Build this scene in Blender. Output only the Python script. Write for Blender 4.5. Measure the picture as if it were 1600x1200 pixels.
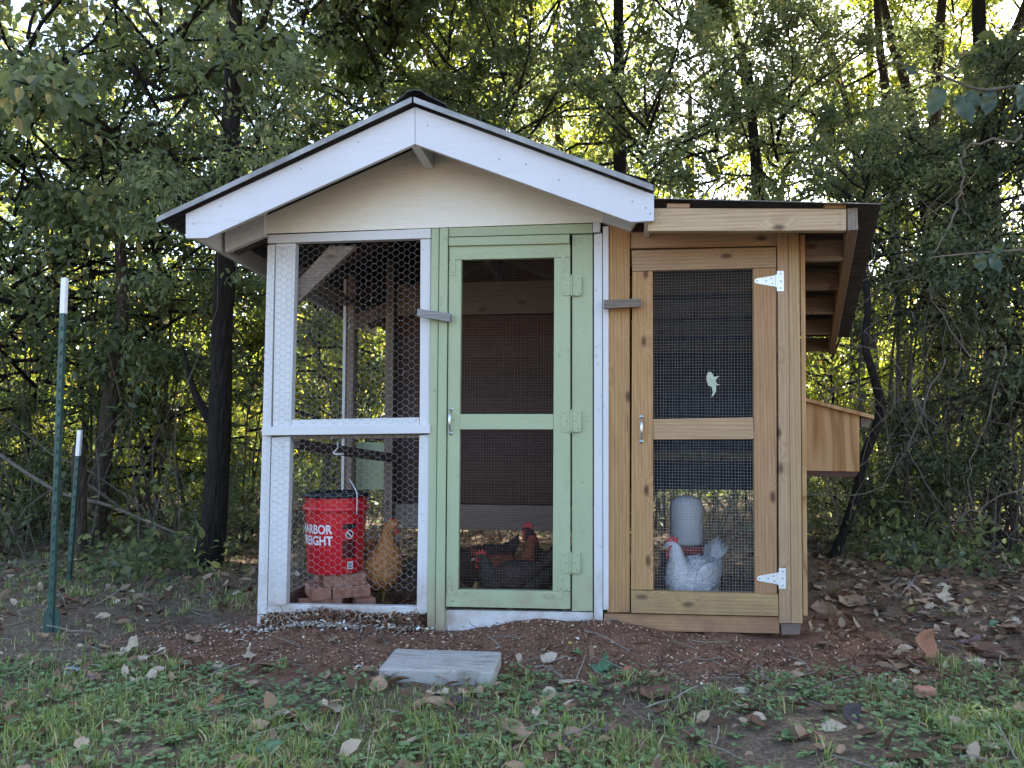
import bpy, bmesh, math, random
import numpy as np
from mathutils import Vector, Matrix
random.seed(7)
rng = np.random.default_rng(7)
R = math.radians
S = bpy.context.scene
for o in list(bpy.data.objects):
    bpy.data.objects.remove(o)

# ------------------------------------------------------------------ camera
CAM = Vector((0, -3.4, .88)); PITCH = math.atan(70/1200); FPX = 1200.0; YAW = R(7.5)
cd = bpy.data.cameras.new('camera'); cam = bpy.data.objects.new('camera', cd)
S.collection.objects.link(cam); S.camera = cam
cam.location = CAM; cam.rotation_euler = (R(90)+PITCH, 0, 0)
cd.sensor_width = 36; cd.lens = FPX/1600*36; cd.clip_start = .05; cd.clip_end = 1000

# ------------------------------------------------------------------ world, sun, exposure
SUN_EL, SUN_AZ = R(47), R(40)          # azimuth from +Y (behind the coop) towards +X
w = bpy.data.worlds.new('World'); S.world = w; w.use_nodes = True
nt = w.node_tree; nt.nodes.clear()
sky = nt.nodes.new('ShaderNodeTexSky'); sky.sky_type = 'NISHITA'; sky.sun_disc = False
sky.sun_elevation = SUN_EL; sky.sun_rotation = SUN_AZ
sky.air_density = 1.0; sky.dust_density = 3.2; sky.ozone_density = 1.0
bg = nt.nodes.new('ShaderNodeBackground'); bg.inputs[1].default_value = .15
wo = nt.nodes.new('ShaderNodeOutputWorld')
nt.links.new(sky.outputs[0], bg.inputs[0]); nt.links.new(bg.outputs[0], wo.inputs[0])
sl = bpy.data.lights.new('sun', 'SUN'); sl.energy = 5.0; sl.angle = R(.5); sl.color = (1, .93, .8)
sun = bpy.data.objects.new('sun', sl); S.collection.objects.link(sun)
sdir = Vector((math.sin(SUN_AZ)*math.cos(SUN_EL), math.cos(SUN_AZ)*math.cos(SUN_EL), math.sin(SUN_EL)))
sun.rotation_euler = (-sdir).to_track_quat('-Z', 'Y').to_euler(); sun.location = sdir*30
S.view_settings.view_transform = 'Standard'; S.view_settings.look = 'None'
S.view_settings.exposure = 2.5; S.view_settings.gamma = 1; S.view_settings.use_curve_mapping = False
S.render.engine = 'CYCLES'
S.cycles.max_bounces = 8; S.cycles.diffuse_bounces = 4; S.cycles.transmission_bounces = 4

# ------------------------------------------------------------------ helpers
col = S.collection
def ray(px, py):
    u = (px-800)/FPX; v = (600-py)/FPX
    return Vector((u, math.cos(PITCH)-v*math.sin(PITCH), math.sin(PITCH)+v*math.cos(PITCH)))
CY, SY = math.cos(YAW), math.sin(YAW)
def loc(v): return Vector((CY*v.x-SY*v.y, SY*v.x+CY*v.y, v.z))       # world -> coop frame
def wrl(v): return Vector((CY*v[0]+SY*v[1], -SY*v[0]+CY*v[1], v[2])) # coop frame -> world
def F(px, py, d=0):
    o = loc(CAM); r = loc(ray(px, py)); t = (d-o.y)/r.y
    return o+r*t
def W(px, py, D):
    """world point seen at pixel (px,py), D metres from the camera along y"""
    r = ray(px, py); return CAM+r*(D/r.y)
def tag(o, label=None, cat=None, group=None, kind=None):
    if label: o['label'] = label
    if cat: o['category'] = cat
    if group: o['group'] = group
    if kind: o['kind'] = kind
    return o
def empty(name, at=(0, 0, 0), rz=0, parent=None):
    o = bpy.data.objects.new(name, None); col.objects.link(o); o.location = at; o.rotation_euler = (0, 0, rz)
    o.empty_display_size = .1; o.parent = parent
    return o
class MB:
    def __init__(s): s.v = []; s.f = []
    def add(s, v, f):
        n = len(s.v); s.v += [tuple(p) for p in v]; s.f += [tuple(i+n for i in q) for q in f]; return s
    def prism(s, poly, vec):
        """poly: list of 3D points (front face); vec: extrusion"""
        n = len(poly); vec = Vector(vec); a = [Vector(p) for p in poly]; b = [p+vec for p in a]
        f = [tuple(range(n)), tuple(range(2*n-1, n-1, -1))]
        f += [(j, i, n+i, n+j) for i, j in ((k, (k+1) % n) for k in range(n))]
        return s.add(a+b, f)
    def box(s, a, b):
        (x0, y0, z0), (x1, y1, z1) = a, b
        return s.prism([(x0, y0, z0), (x1, y0, z0), (x1, y0, z1), (x0, y0, z1)], (0, y1-y0, 0))
    def tube(s, pts, rad, n=6, cap=True):
        pts = [Vector(p) for p in pts]
        if not hasattr(rad, '__len__'): rad = [rad]*len(pts)
        vs = []; prev = None
        for i, p in enumerate(pts):
            t = (pts[min(i+1, len(pts)-1)]-pts[max(i-1, 0)]).normalized()
            if prev is None:
                up = Vector((0, 0, 1)) if abs(t.z) < .9 else Vector((1, 0, 0)); u = t.cross(up).normalized()
            else:
                u = (prev-t*prev.dot(t)).normalized()
            prev = u; v2 = t.cross(u)
            for k in range(n):
                a = 2*math.pi*k/n; vs.append(p+(u*math.cos(a)+v2*math.sin(a))*rad[i])
        m = len(pts)
        fs = [(i*n+k, i*n+(k+1) % n, (i+1)*n+(k+1) % n, (i+1)*n+k) for i in range(m-1) for k in range(n)]
        if cap: fs += [tuple(range(n-1, -1, -1)), tuple((m-1)*n+k for k in range(n))]
        return s.add(vs, fs)
    def ball(s, c, r, nu=10, nv=7):
        c = Vector(c); r = r if hasattr(r, '__len__') else (r, r, r); vs = [c+Vector((0, 0, r[2]))]; fs = []
        for i in range(1, nv):
            a = math.pi*i/nv
            for k in range(nu):
                b = 2*math.pi*k/nu
                vs.append(c+Vector((r[0]*math.sin(a)*math.cos(b), r[1]*math.sin(a)*math.sin(b), r[2]*math.cos(a))))
        vs.append(c-Vector((0, 0, r[2]))); L = len(vs)-1
        for k in range(nu):
            fs.append((0, 1+k, 1+(k+1) % nu)); fs.append((L, L-nu+(k+1) % nu, L-nu+k))
        for i in range(nv-2):
            for k in range(nu):
                fs.append((1+i*nu+k, 1+(i+1)*nu+k, 1+(i+1)*nu+(k+1) % nu, 1+i*nu+(k+1) % nu))
        return s.add(vs, fs)
    def lathe(s, c, prof, n=32):
        """prof: list of (r, z) about the vertical through c"""
        c = Vector(c); vs = []; fs = []
        for r, z in prof:
            for k in range(n):
                a = 2*math.pi*k/n; vs.append(c+Vector((r*math.cos(a), r*math.sin(a), z)))
        for i in range(len(prof)-1):
            for k in range(n): fs.append((i*n+k, i*n+(k+1) % n, (i+1)*n+(k+1) % n, (i+1)*n+k))
        return s.add(vs, fs)
    def build(s, name, mat, parent=None, smooth=False, bevel=0, fix=True):
        me = bpy.data.meshes.new(name); me.from_pydata(s.v, [], s.f)
        if fix:
            bm = bmesh.new(); bm.from_mesh(me); bmesh.ops.recalc_face_normals(bm, faces=bm.faces); bm.to_mesh(me); bm.free()
        if smooth: me.polygons.foreach_set('use_smooth', [True]*len(me.polygons))
        me.materials.append(mat)
        o = bpy.data.objects.new(name, me); col.objects.link(o); o.parent = parent
        if bevel:
            b = o.modifiers.new('bevel', 'BEVEL'); b.width = bevel; b.segments = 2; b.limit_method = 'ANGLE'
        return o
def fastmesh(name, V, Fq, mat, parent=None, tint=None, smooth=False):
    """V (n,3) float array, Fq (m,k) int array with k verts per face"""
    V = np.asarray(V, np.float32); Fq = np.asarray(Fq, np.int32); m, k = Fq.shape
    me = bpy.data.meshes.new(name)
    me.vertices.add(len(V)); me.vertices.foreach_set('co', V.ravel())
    me.loops.add(m*k); me.loops.foreach_set('vertex_index', Fq.ravel())
    me.polygons.add(m); me.polygons.foreach_set('loop_start', np.arange(0, m*k, k, dtype=np.int32))
    if smooth: me.polygons.foreach_set('use_smooth', np.ones(m, bool))
    if tint is not None:
        at = me.attributes.new('tint', 'FLOAT', 'FACE'); at.data.foreach_set('value', np.asarray(tint, np.float32))
    me.update(); me.validate()
    me.materials.append(mat)
    o = bpy.data.objects.new(name, me); col.objects.link(o); o.parent = parent
    return o
def nrm(a): return a/np.maximum(np.linalg.norm(a, axis=1, keepdims=True), 1e-9)
def leaves(P, A, N, L, Wd, fold=.25, droop=.12):
    """folded leaf blades: two quads each, hinged on the midrib"""
    A = nrm(A); Sd = nrm(np.cross(N, A)); N = np.cross(A, Sd); n = len(P)
    L = np.broadcast_to(np.asarray(L, float), (n,))[:, None]; Wd = np.broadcast_to(np.asarray(Wd, float), (n,))[:, None]*.5
    def pt(a, s, u): return P+A*L*a+Sd*Wd*s+N*(u*L)
    f = fold*.25
    V = np.stack([pt(0, 0, 0), pt(.3, .92, f), pt(.66, .8, f-droop*.3), pt(1, 0, -droop), pt(.66, -.8, f-droop*.3), pt(.3, -.92, f)], 1).reshape(-1, 3)
    b = (np.arange(n)*6)[:, None]
    Fq = np.concatenate([b+np.array([[0, 3, 2, 1]]), b+np.array([[0, 5, 4, 3]])], 1).reshape(-1, 4)
    return V, Fq

# ------------------------------------------------------------------ materials
class NT:
    def __init__(s, name):
        s.m = bpy.data.materials.new(name); s.m.use_nodes = True; s.t = s.m.node_tree; s.t.nodes.clear()
        s.out = s.t.nodes.new('ShaderNodeOutputMaterial')
    def n(s, kind, **kw):
        nd = s.t.nodes.new('ShaderNode'+kind)
        ins = kw.pop('ins', {})
        for k, v in kw.items(): setattr(nd, k, v)
        for k, v in ins.items(): s.set(nd.inputs[k], v)
        return nd
    def set(s, inp, v):
        if isinstance(v, bpy.types.NodeSocket): s.t.links.new(v, inp)
        elif isinstance(v, tuple) and len(v) == 3 and inp.type == 'RGBA': inp.default_value = (*v, 1)
        else: inp.default_value = v
    def noise(s, vec, scale, detail=4, rough=.55, dist=0):
        return s.n('TexNoise', ins={'Vector': vec, 'Scale': scale, 'Detail': detail, 'Roughness': rough, 'Distortion': dist}).outputs[0]
    def ramp(s, fac, stops):
        r = s.n('ValToRGB', ins={'Fac': fac}); e = r.color_ramp.elements
        while len(e) < len(stops): e.new(.5)
        for i, (p, c) in enumerate(stops):
            e[i].position = p; e[i].color = (*c, 1) if isinstance(c, tuple) else (c, c, c, 1)
        return r.outputs[0]
    def mix(s, fac, a, b, mode='MIX'):
        x = s.n('Mix', data_type='RGBA', blend_type=mode)
        s.set(x.inputs[0], fac); s.set(x.inputs[6], a); s.set(x.inputs[7], b); return x.outputs[2]
    def math(s, op, a, b=0.0):
        x = s.n('Math', operation=op); s.set(x.inputs[0], a); s.set(x.inputs[1], b); return x.outputs[0]
    def vec(s, scale=(1, 1, 1), rnd=True, src='Object'):
        tc = s.n('TexCoord').outputs[src]
        if rnd:
            oi = s.n('ObjectInfo').outputs['Random']; k = s.math('MULTIPLY', oi, 57.0)
            tc = s.n('VectorMath', operation='ADD', ins={0: tc, 1: k}).outputs[0]
        return s.n('Mapping', ins={'Vector': tc, 'Scale': scale}).outputs[0]
    def bump(s, h, strength=.3, dist=.002):
        return s.n('Bump', ins={'Height': h, 'Strength': strength, 'Distance': dist}).outputs[0]
    def done(s, color, rough=.6, bump=None, metal=0, spec=.4):
        p = s.n('BsdfPrincipled', ins={'Base Color': color, 'Roughness': rough, 'Metallic': metal, 'Specular IOR Level': spec})
        if bump is not None: s.set(p.inputs['Normal'], bump)
        s.t.links.new(p.outputs[0], s.out.inputs[0]); return s.m
def paint(name, c, dirt=(.25, .2, .16), amt=.35, horiz=False, warm=None):
    t = NT(name); g = (1, 14, 14) if horiz else (14, 14, 1)
    v = t.vec(g); v1 = t.vec((1, 1, 1))
    grain = t.noise(v, 4, 6, .6, .4)
    base = t.mix(t.ramp(t.noise(v1, 2.2, 4), [(.3, 0.), (.75, 1.)]), tuple(x*.9 for x in c), c)
    base = t.mix(t.ramp(grain, [(.30, .7), (.44, 0.)]), base, tuple(x*.84 for x in c))
    spots = t.ramp(t.noise(v1, 26, 5, .65), [(.3, 1.), (.37, 0.)])
    base = t.mix(t.math('MULTIPLY', spots, amt), base, dirt)
    geo = t.n('NewGeometry'); z = t.n('SeparateXYZ', ins={0: geo.outputs['Position']}).outputs[2]
    low = t.math('MULTIPLY', t.ramp(z, [(.02, 1.), (.32, 0.)]), t.ramp(t.noise(v1, 9, 5), [(.35, 0.), (.65, 1.)]))
    base = t.mix(t.math('MULTIPLY', low, .8), base, (.30, .19, .13))
    h = t.math('ADD', grain, t.math('MULTIPLY', t.noise(v1, 120, 2), .3))
    return t.done(base, .55, t.bump(h, .35, .003), spec=.35)
def wood(name, a, b, horiz=False, knots=True, rough=.75, dark=.45):
    t = NT(name)
    sc = (1.0, 12, 12) if horiz else (12, 12, 1.0)
    v = t.vec(sc); v1 = t.vec((1, 1, 1))
    xyz = t.n('SeparateXYZ', ins={0: v1})
    ka, kb = (4.6, 9.5) if horiz else (9.5, 4.6)
    vk = t.n('CombineXYZ', ins={0: t.math('MULTIPLY', xyz.outputs[0], ka), 1: t.math('MULTIPLY', xyz.outputs[2], kb)}).outputs[0]
    vo = t.n('TexVoronoi', voronoi_dimensions='2D', ins={'Vector': vk, 'Scale': 1.0, 'Randomness': .9})
    d = vo.outputs['Distance']
    msk = t.ramp(t.n('SeparateColor', ins={0: vo.outputs['Color']}).outputs[0], [(.74, 0.), (.76, 1.)])
    near = t.math('MULTIPLY', t.ramp(d, [(.05, 1.), (.42, 0.)]), msk)
    vv = t.n('VectorMath', operation='ADD', ins={0: v, 1: t.math('MULTIPLY', near, .55)}).outputs[0]
    wv = t.n('TexWave', wave_type='BANDS', bands_direction='Z' if horiz else 'X',
             ins={'Vector': vv, 'Scale': 1.7, 'Distortion': 7.0, 'Detail': 3.0, 'Detail Scale': .45, 'Detail Roughness': .55}).outputs['Fac']
    fine = t.noise(v, 6, 6, .65, .3)
    ring = t.math('ADD', t.math('MULTIPLY', wv, .2), t.math('MULTIPLY', fine, .8))
    colr = t.ramp(ring, [(.2, b), (.62, a), (.9, tuple(min(1, x*1.12) for x in a))])
    if knots:
        dn_ = t.math('ADD', d, t.math('MULTIPLY', t.math('SUBTRACT', t.noise(v1, 60, 3), .5), .06)); k = t.ramp(dn_, [(.05, 1.), (.10, .55), (.15, .0)])
        colr = t.mix(t.math('MULTIPLY', t.math('MULTIPLY', k, msk), .9), colr, (.07, .03, .018))
    blot = t.ramp(t.noise(v1, 3.5, 5, .6), [(.35, 0.), (.7, 1.)])
    oi = t.n('ObjectInfo').outputs['Random']
    zz = t.n('SeparateXYZ', ins={0: t.n('NewGeometry').outputs['Position']}).outputs[2]
    mud = t.math('MULTIPLY', t.ramp(zz, [(.04, 1.), (.26, 0.)]), t.ramp(t.noise(v1, 11, 5), [(.38, 0.), (.62, 1.)]))
    colr = t.mix(t.math('MULTIPLY', mud, .6), colr, (.22, .12, .08))
    crk = t.ramp(t.noise(t.vec(tuple(x*1.6 if x > 1 else x*.7 for x in sc)), 5, 3, .5, .2), [(.27, 1.), (.31, 0.)])
    colr = t.mix(t.math('MULTIPLY', crk, .6), colr, tuple(x*.35 for x in b))
    colr = t.mix(t.math('MULTIPLY', blot, .3), colr, tuple(x*.62 for x in a))
    hs = t.n('HueSaturation', ins={'Color': colr, 'Hue': t.math('ADD', t.math('MULTIPLY', t.math('FRACT', t.math('MULTIPLY', oi, 7.3)), .022), .487), 'Saturation': t.math('ADD', t.math('MULTIPLY', t.math('FRACT', t.math('MULTIPLY', oi, 3.7)), .35), .72), 'Value': t.math('ADD', t.math('MULTIPLY', oi, .3), .85)}).outputs[0]
    return t.done(hs, rough, t.bump(ring, .35, .003), spec=.25)
def leafmat(name, stops, trans=.45, rough=.5, spec=.35, tcol=1.5):
    t = NT(name)
    at = t.n('Attribute', attribute_name='tint').outputs['Fac']
    oi = t.n('ObjectInfo').outputs['Random']
    f = t.math('ADD', at, t.math('MULTIPLY', t.math('SUBTRACT', oi, .5), .14))
    c = t.ramp(f, stops)
    p = t.n('BsdfPrincipled', ins={'Base Color': c, 'Roughness': rough, 'Specular IOR Level': spec})
    tr = t.n('BsdfTranslucent', ins={'Color': t.n('HueSaturation', ins={'Color': c, 'Hue': .482, 'Saturation': 1.1, 'Value': tcol}).outputs[0]})
    mx = t.n('MixShader', ins={0: trans, 1: p.outputs[0], 2: tr.outputs[0]})
    t.t.links.new(mx.outputs[0], t.out.inputs[0]); return t.m
def plain(name, c, rough=.5, metal=0, var=.15, scale=20, bump=.15, spec=.4):
    t = NT(name); v = t.vec()
    n = t.noise(v, scale, 5, .6)
    cc = t.mix(t.ramp(n, [(.3, 0.), (.7, 1.)]), tuple(x*(1-var) for x in c), tuple(min(1, x*(1+var)) for x in c))
    return t.done(cc, rough, t.bump(n, bump, .002), metal, spec)
M = {}
M['white'] = paint('white_paint', (.64, .64, .64), amt=.45)
M['white_h'] = paint('white_paint_horizontal', (.64, .64, .64), amt=.4, horiz=True)
M['white_fascia'] = paint('white_fascia_paint', (.62, .63, .66), amt=.10, horiz=True)
M['green'] = paint('sage_green_paint', (.37, .425, .265), (.14, .14, .10), .5)
M['green_h'] = paint('sage_green_paint_horizontal', (.37, .425, .265), (.14, .14, .10), .5, True)
M['pine'] = wood('pine', (.46, .275, .11), (.30, .16, .056))
M['pine_h'] = wood('pine_horizontal', (.46, .275, .11), (.30, .16, .056), True)
M['oldwood'] = wood('weathered_wood', (.22, .165, .125), (.11, .08, .06))
M['oldwood_h'] = wood('weathered_wood_horizontal', (.22, .165, .125), (.11, .08, .06), True)
M['greywood_h'] = wood('grey_weathered_wood', (.30, .28, .27), (.15, .14, .135), True)
M['darkwood_h'] = wood('dark_brown_boards', (.085, .042, .030), (.045, .022, .016), True, knots=False)
M['darkwood'] = wood('dark_brown_posts', (.10, .06, .045), (.05, .03, .02))
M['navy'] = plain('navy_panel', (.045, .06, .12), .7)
M['brownwire'] = plain('brown_wire', (.15, .10, .08), .7, 0, .3, 60, 0)
M['galv'] = plain('galvanised_wire', (.55, .55, .54), .45, .6, .25, 60, 0)
M['wire_dim'] = plain('dull_wire', (.42, .38, .32), .6, .3, .3, 60, 0)
M['zinc'] = plain('zinc_plate', (.78, .79, .80), .35, .35, .08, 40, .05)
M['steel'] = plain('brushed_steel', (.62, .62, .62), .3, .9, .1, 60, .05)
M['screw'] = plain('screw_head', (.16, .15, .14), .5, .5)
t = NT('gable_strand_board'); v1 = t.vec((1, 1, 1), False)
vr = t.n('Mapping', ins={'Vector': t.n('TexCoord').outputs['Object'], 'Rotation': (0, R(-38), 0), 'Scale': (6, 20, 42)}).outputs[0]
vq = t.n('Mapping', ins={'Vector': t.n('TexCoord').outputs['Object'], 'Rotation': (0, R(24), 0), 'Scale': (5, 20, 36)}).outputs[0]
st = t.math('ADD', t.noise(vr, 1.6, 4, .6, .8), t.math('MULTIPLY', t.noise(vq, 1.4, 3, .6, .5), .7))
cb = t.mix(t.ramp(t.noise(v1, 3, 4), [(.3, 0.), (.7, 1.)]), (.75, .71, .61), (.80, .77, .68))
cb = t.mix(t.ramp(st, [(.50, .4), (.56, 0.)]), cb, (.45, .41, .34))
M['gable'] = t.done(cb, .6, t.bump(st, .8, .006), spec=.3)
t = NT('plywood'); v1 = t.vec((5.0, 5.0, .9), False)
fl = t.math('FRACT', t.math('MULTIPLY', t.noise(v1, 1.0, 2, .45, .35), 7.0))
fn = t.noise(t.vec((60, 60, 3), False), 2, 4)
cp = t.ramp(fl, [(.0, (.42, .25, .115)), (.45, (.47, .29, .14)), (.78, (.36, .19, .075)), (.93, (.25, .12, .045)), (1., (.40, .23, .10))])
M['ply'] = t.done(t.mix(t.math('MULTIPLY', fn, .35), cp, (.30, .16, .07)), .7, t.bump(fn, .25, .002), spec=.25)
t = NT('roof_metal'); v1 = t.vec()
M['metal'] = t.done(t.mix(t.ramp(t.noise(v1, 5, 6, .7), [(.35, 0.), (.65, 1.)]), (.16, .155, .15), (.34, .34, .33)), .5, t.bump(t.noise(v1, 18, 4), .1, .002), .35)
M['darkmetal'] = plain('dark_roof_sheet', (.055, .055, .06), .5, .3, .3, 9, .1)
t = NT('concrete'); v1 = t.vec((1, 1, 1), False)
sp = t.noise(v1, 260, 3, .7); st = t.noise(t.vec((3, 22, 1), False), 3, 5, .6)
cc = t.mix(t.ramp(sp, [(.38, 0.), (.62, 1.)]), (.29, .275, .25), (.45, .43, .40))
cc = t.mix(t.ramp(st, [(.50, 0.), (.66, .75)]), cc, (.17, .155, .125))
M['concrete'] = t.done(cc, .9, t.bump(sp, .6, .004), spec=.2)
t = NT('brick'); v1 = t.vec()
M['brick'] = t.done(t.mix(t.ramp(t.noise(v1, 16, 5, .65), [(.3, 0.), (.7, 1.)]), (.24, .10, .065), (.42, .23, .17)), .9, t.bump(t.noise(v1, 90, 4), .6, .004), spec=.15)
M['red'] = plain('red_plastic', (.62, .018, .028), .32, 0, .06, 8, .04, .5)
M['redlabel'] = plain('red_label_ink', (.16, .006, .012), .4)
M['black'] = plain('black_plastic', (.012, .013, .02), .4)
M['print'] = plain('white_print', (.82, .80, .84), .5, 0, .03)
M['ink'] = plain('label_black', (.02, .015, .018), .5)
M['whiteplastic'] = plain('milky_plastic', (.86, .87, .9), .4, 0, .05)
M['redplastic2'] = plain('waterer_red', (.40, .02, .03), .4)
def feather(name, stops, scale=40, bar=False):
    t = NT(name); v = t.vec()
    n = t.noise(v, scale, 5, .65, .5)
    if bar:
        wv = t.n('TexWave', wave_type='BANDS', bands_direction='DIAGONAL', ins={'Vector': v, 'Scale': 30.0, 'Distortion': 20.0, 'Detail': 6.0}).outputs['Fac']
        n = t.math('ADD', t.math('MULTIPLY', n, .5), t.math('MULTIPLY', wv, .5))
    vo = t.n('TexVoronoi', ins={'Vector': v, 'Scale': 55.0}).outputs['Distance']
    return t.done(t.ramp(n, stops), .8, t.bump(t.math('ADD', n, vo), .9, .008), spec=.25)
M['buff'] = feather('buff_feathers', [(.25, (.20, .085, .03)), (.5, (.42, .18, .065)), (.75, (.54, .30, .13))])
M['bufftail'] = feather('brown_feathers', [(.3, (.06, .03, .015)), (.7, (.22, .11, .05))])
M['blackf'] = feather('black_feathers', [(.3, (.014, .009, .008)), (.7, (.05, .034, .030))])
M['greenblackf'] = feather('green_black_feathers', [(.3, (.016, .015, .012)), (.7, (.06, .062, .05))])
M['rustf'] = feather('rust_feathers', [(.3, (.08, .022, .012)), (.7, (.24, .075, .035))])
M['barredf'] = feather('barred_feathers', [(.34, (.34, .34, .37)), (.44, (.70, .70, .73)), (.8, (.84, .84, .85))], 150)
M['comb'] = plain('red_comb', (.50, .035, .04), .5, 0, .2, 60, .3)
M['beak'] = plain('horn_beak', (.42, .32, .2), .4)
M['hleg'] = plain('hen_leg', (.34, .24, .08), .6)
M['eye'] = plain('hen_eye', (.02, .008, .004), .15)
GREEN_DARK = [(0, (.048, .066, .034)), (.45, (.095, .122, .058)), (.8, (.15, .175, .075)), (1, (.28, .24, .10))]  # leaf green for foliage in shade, the shade put into the colour
GREEN_LIT = [(0, (.06, .085, .018)), (.5, (.11, .135, .026)), (.85, (.18, .18, .036)), (1, (.28, .21, .07))]  # yellower copy of the leaf green, sunlight put into the colour
M['leaf'] = leafmat('shaded_leaf', GREEN_DARK, .5, .38, .5, tcol=3.0)
M['leafy'] = leafmat('sunlit_leaf', GREEN_LIT, .6, tcol=3.0)
M['vineleaf'] = leafmat('vine_leaf', [(0, (.045, .062, .036)), (.6, (.10, .125, .068)), (1, (.16, .17, .095))], .4, tcol=2.2)
M['bigleaf'] = leafmat('large_leaf', [(0, (.022, .046, .026)), (1, (.06, .09, .035))], .35, .3, .5)
M['grass'] = leafmat('grass_blade', [(0, (.11, .16, .055)), (.45, (.20, .28, .085)), (.75, (.33, .39, .11)), (.86, (.36, .34, .15)), (1, (.54, .46, .29))], .3, .6, .25, 1.2)
M['clover'] = leafmat('clover_leaf', [(0, (.10, .165, .07)), (1, (.20, .28, .12))], .25, .6, .25, 1.2)
M['litter'] = leafmat('dead_leaf', [(0, (.085, .048, .03)), (.35, (.18, .11, .07)), (.7, (.31, .22, .145)), (1, (.46, .38, .28))], .12, .75, .2, 1.0)
M['chips'] = leafmat('soil_chip', [(0, (.07, .034, .02)), (.55, (.25, .135, .086)), (.9, (.44, .28, .19)), (1, (.66, .57, .45))], 0, .9, .1)
M['shavings'] = leafmat('pale_shavings', [(0, (.30, .25, .20)), (1, (.68, .64, .58))], 0, .9, .1)
def bark(name, a, b):
    t = NT(name); v = t.vec((9, 9, 1.6)); n = t.noise(v, 4, 8, .7, .8)
    vo = t.n('TexVoronoi', feature='DISTANCE_TO_EDGE', ins={'Vector': t.vec((14, 14, 4)), 'Scale': 1.6}).outputs['Distance']
    h = t.math('ADD', n, t.ramp(vo, [(0., 0.), (.25, .6)]))
    return t.done(t.ramp(n, [(.3, a), (.7, b)]), .9, t.bump(h, .9, .02), spec=.15)
M['bark'] = bark('dark_bark', (.010, .009, .008), (.034, .028, .023))
M['barkb'] = bark('brown_bark', (.032, .025, .019), (.10, .078, .06))
M['twig'] = plain('twig', (.10, .08, .062), .9, 0, .4, 30)
M['vinestem'] = plain('vine_stem', (.15, .125, .10), .9, 0, .3, 30)
M['paletwig'] = plain('pale_twig', (.20, .175, .145), .9, 0, .3, 30)
M['tpost'] = plain('green_post_paint', (.035, .075, .062), .5, .1, .3, 25, .2)
M['tcap'] = plain('white_post_tip', (.75, .76, .78), .5, 0, .1, 12, .1)
# ground
t = NT('ground_soil'); v1 = t.vec((1, 1, 1), False, 'Object')
xyz = t.n('SeparateXYZ', ins={0: t.n('TexCoord').outputs['Object']})
big = t.noise(v1, 1.4, 6, .65); mid = t.noise(v1, 9, 6, .7); fin = t.noise(v1, 75, 5, .75)
thatch = t.ramp(fin, [(.3, (.07, .05, .038)), (.5, (.17, .13, .095)), (.7, (.33, .26, .19))])
soil = t.ramp(fin, [(.3, (.095, .048, .03)), (.52, (.235, .13, .085)), (.72, (.42, .25, .17))])
ax = t.math('ABSOLUTE', t.math('SUBTRACT', xyz.outputs[0], .1)); ay = t.math('ABSOLUTE', t.math('SUBTRACT', xyz.outputs[1], .35))
inn = t.math('MAXIMUM', t.math('MULTIPLY', ax, .62), t.math('MULTIPLY', ay, 1.0))
inn = t.math('ADD', inn, t.math('MULTIPLY', t.math('SUBTRACT', big, .5), .9))
msk = t.ramp(inn, [(.85, 1.), (1.0, 0.)])
colr = t.mix(msk, thatch, soil)
colr = t.mix(t.ramp(mid, [(.45, 0.), (.75, .6)]), colr, (.085, .052, .04))
far = t.ramp(t.math('DIVIDE', xyz.outputs[1], 20.0), [(.30, 0.), (.42, 1.)])
colr = t.mix(far, colr, t.ramp(mid, [(.3, (.06, .09, .02)), (.7, (.13, .16, .04))]))
M['ground'] = t.done(colr, .95, t.bump(t.math('ADD', fin, t.math('MULTIPLY', mid, .8)), .9, .02), spec=.1)

# ------------------------------------------------------------------ ground
def gz(x, y):
    """ground height; works on arrays"""
    x = np.asarray(x, float); y = np.asarray(y, float)
    z = .018*np.sin(x*2.3+.7)*np.cos(y*2.9)+.012*np.sin(x*6.1+y*4.3)+.007*np.sin(x*13-y*11+1)
    z = z+.055*np.exp(-(((x-.1)/.42)**2+((y+.10)/.16)**2))+.035*np.exp(-(((x-.85)/.5)**2+((y+.18)/.16)**2))
    z = z+.03*np.exp(-(((x+.8)/.45)**2+((y+.02)/.14)**2))
    r = np.clip((np.hypot(x, y)-12)/40, 0, 1)
    return z*(1-r)-.012
def axis(lo, hi, step, ext):
    c = np.arange(lo, hi+1e-6, step); g = step; a = [c[-1]]; 
    while a[-1] < ext: g *= 1.3; a.append(a[-1]+g)
    b = [c[0]]; g = step
    while b[-1] > -ext: g *= 1.3; b.append(b[-1]-g)
    return np.concatenate([b[:0:-1], c, a[1:]])
gx = axis(-4, 4, .05, 160); gy = axis(-3, 5, .05, 160)
X, Y = np.meshgrid(gx, gy); Z = gz(X, Y)+rng.normal(0, .0045, X.shape)*(np.hypot(X, Y) < 6)
nx, ny = len(gx), len(gy)
idx = (np.arange(ny-1)[:, None]*nx+np.arange(nx-1)[None, :]).ravel()
g = fastmesh('ground', np.stack([X.ravel(), Y.ravel(), Z.ravel()], 1), np.stack([idx, idx+1, idx+1+nx, idx+nx], 1), M['ground'], smooth=True)
tag(g, kind='structure')

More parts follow.
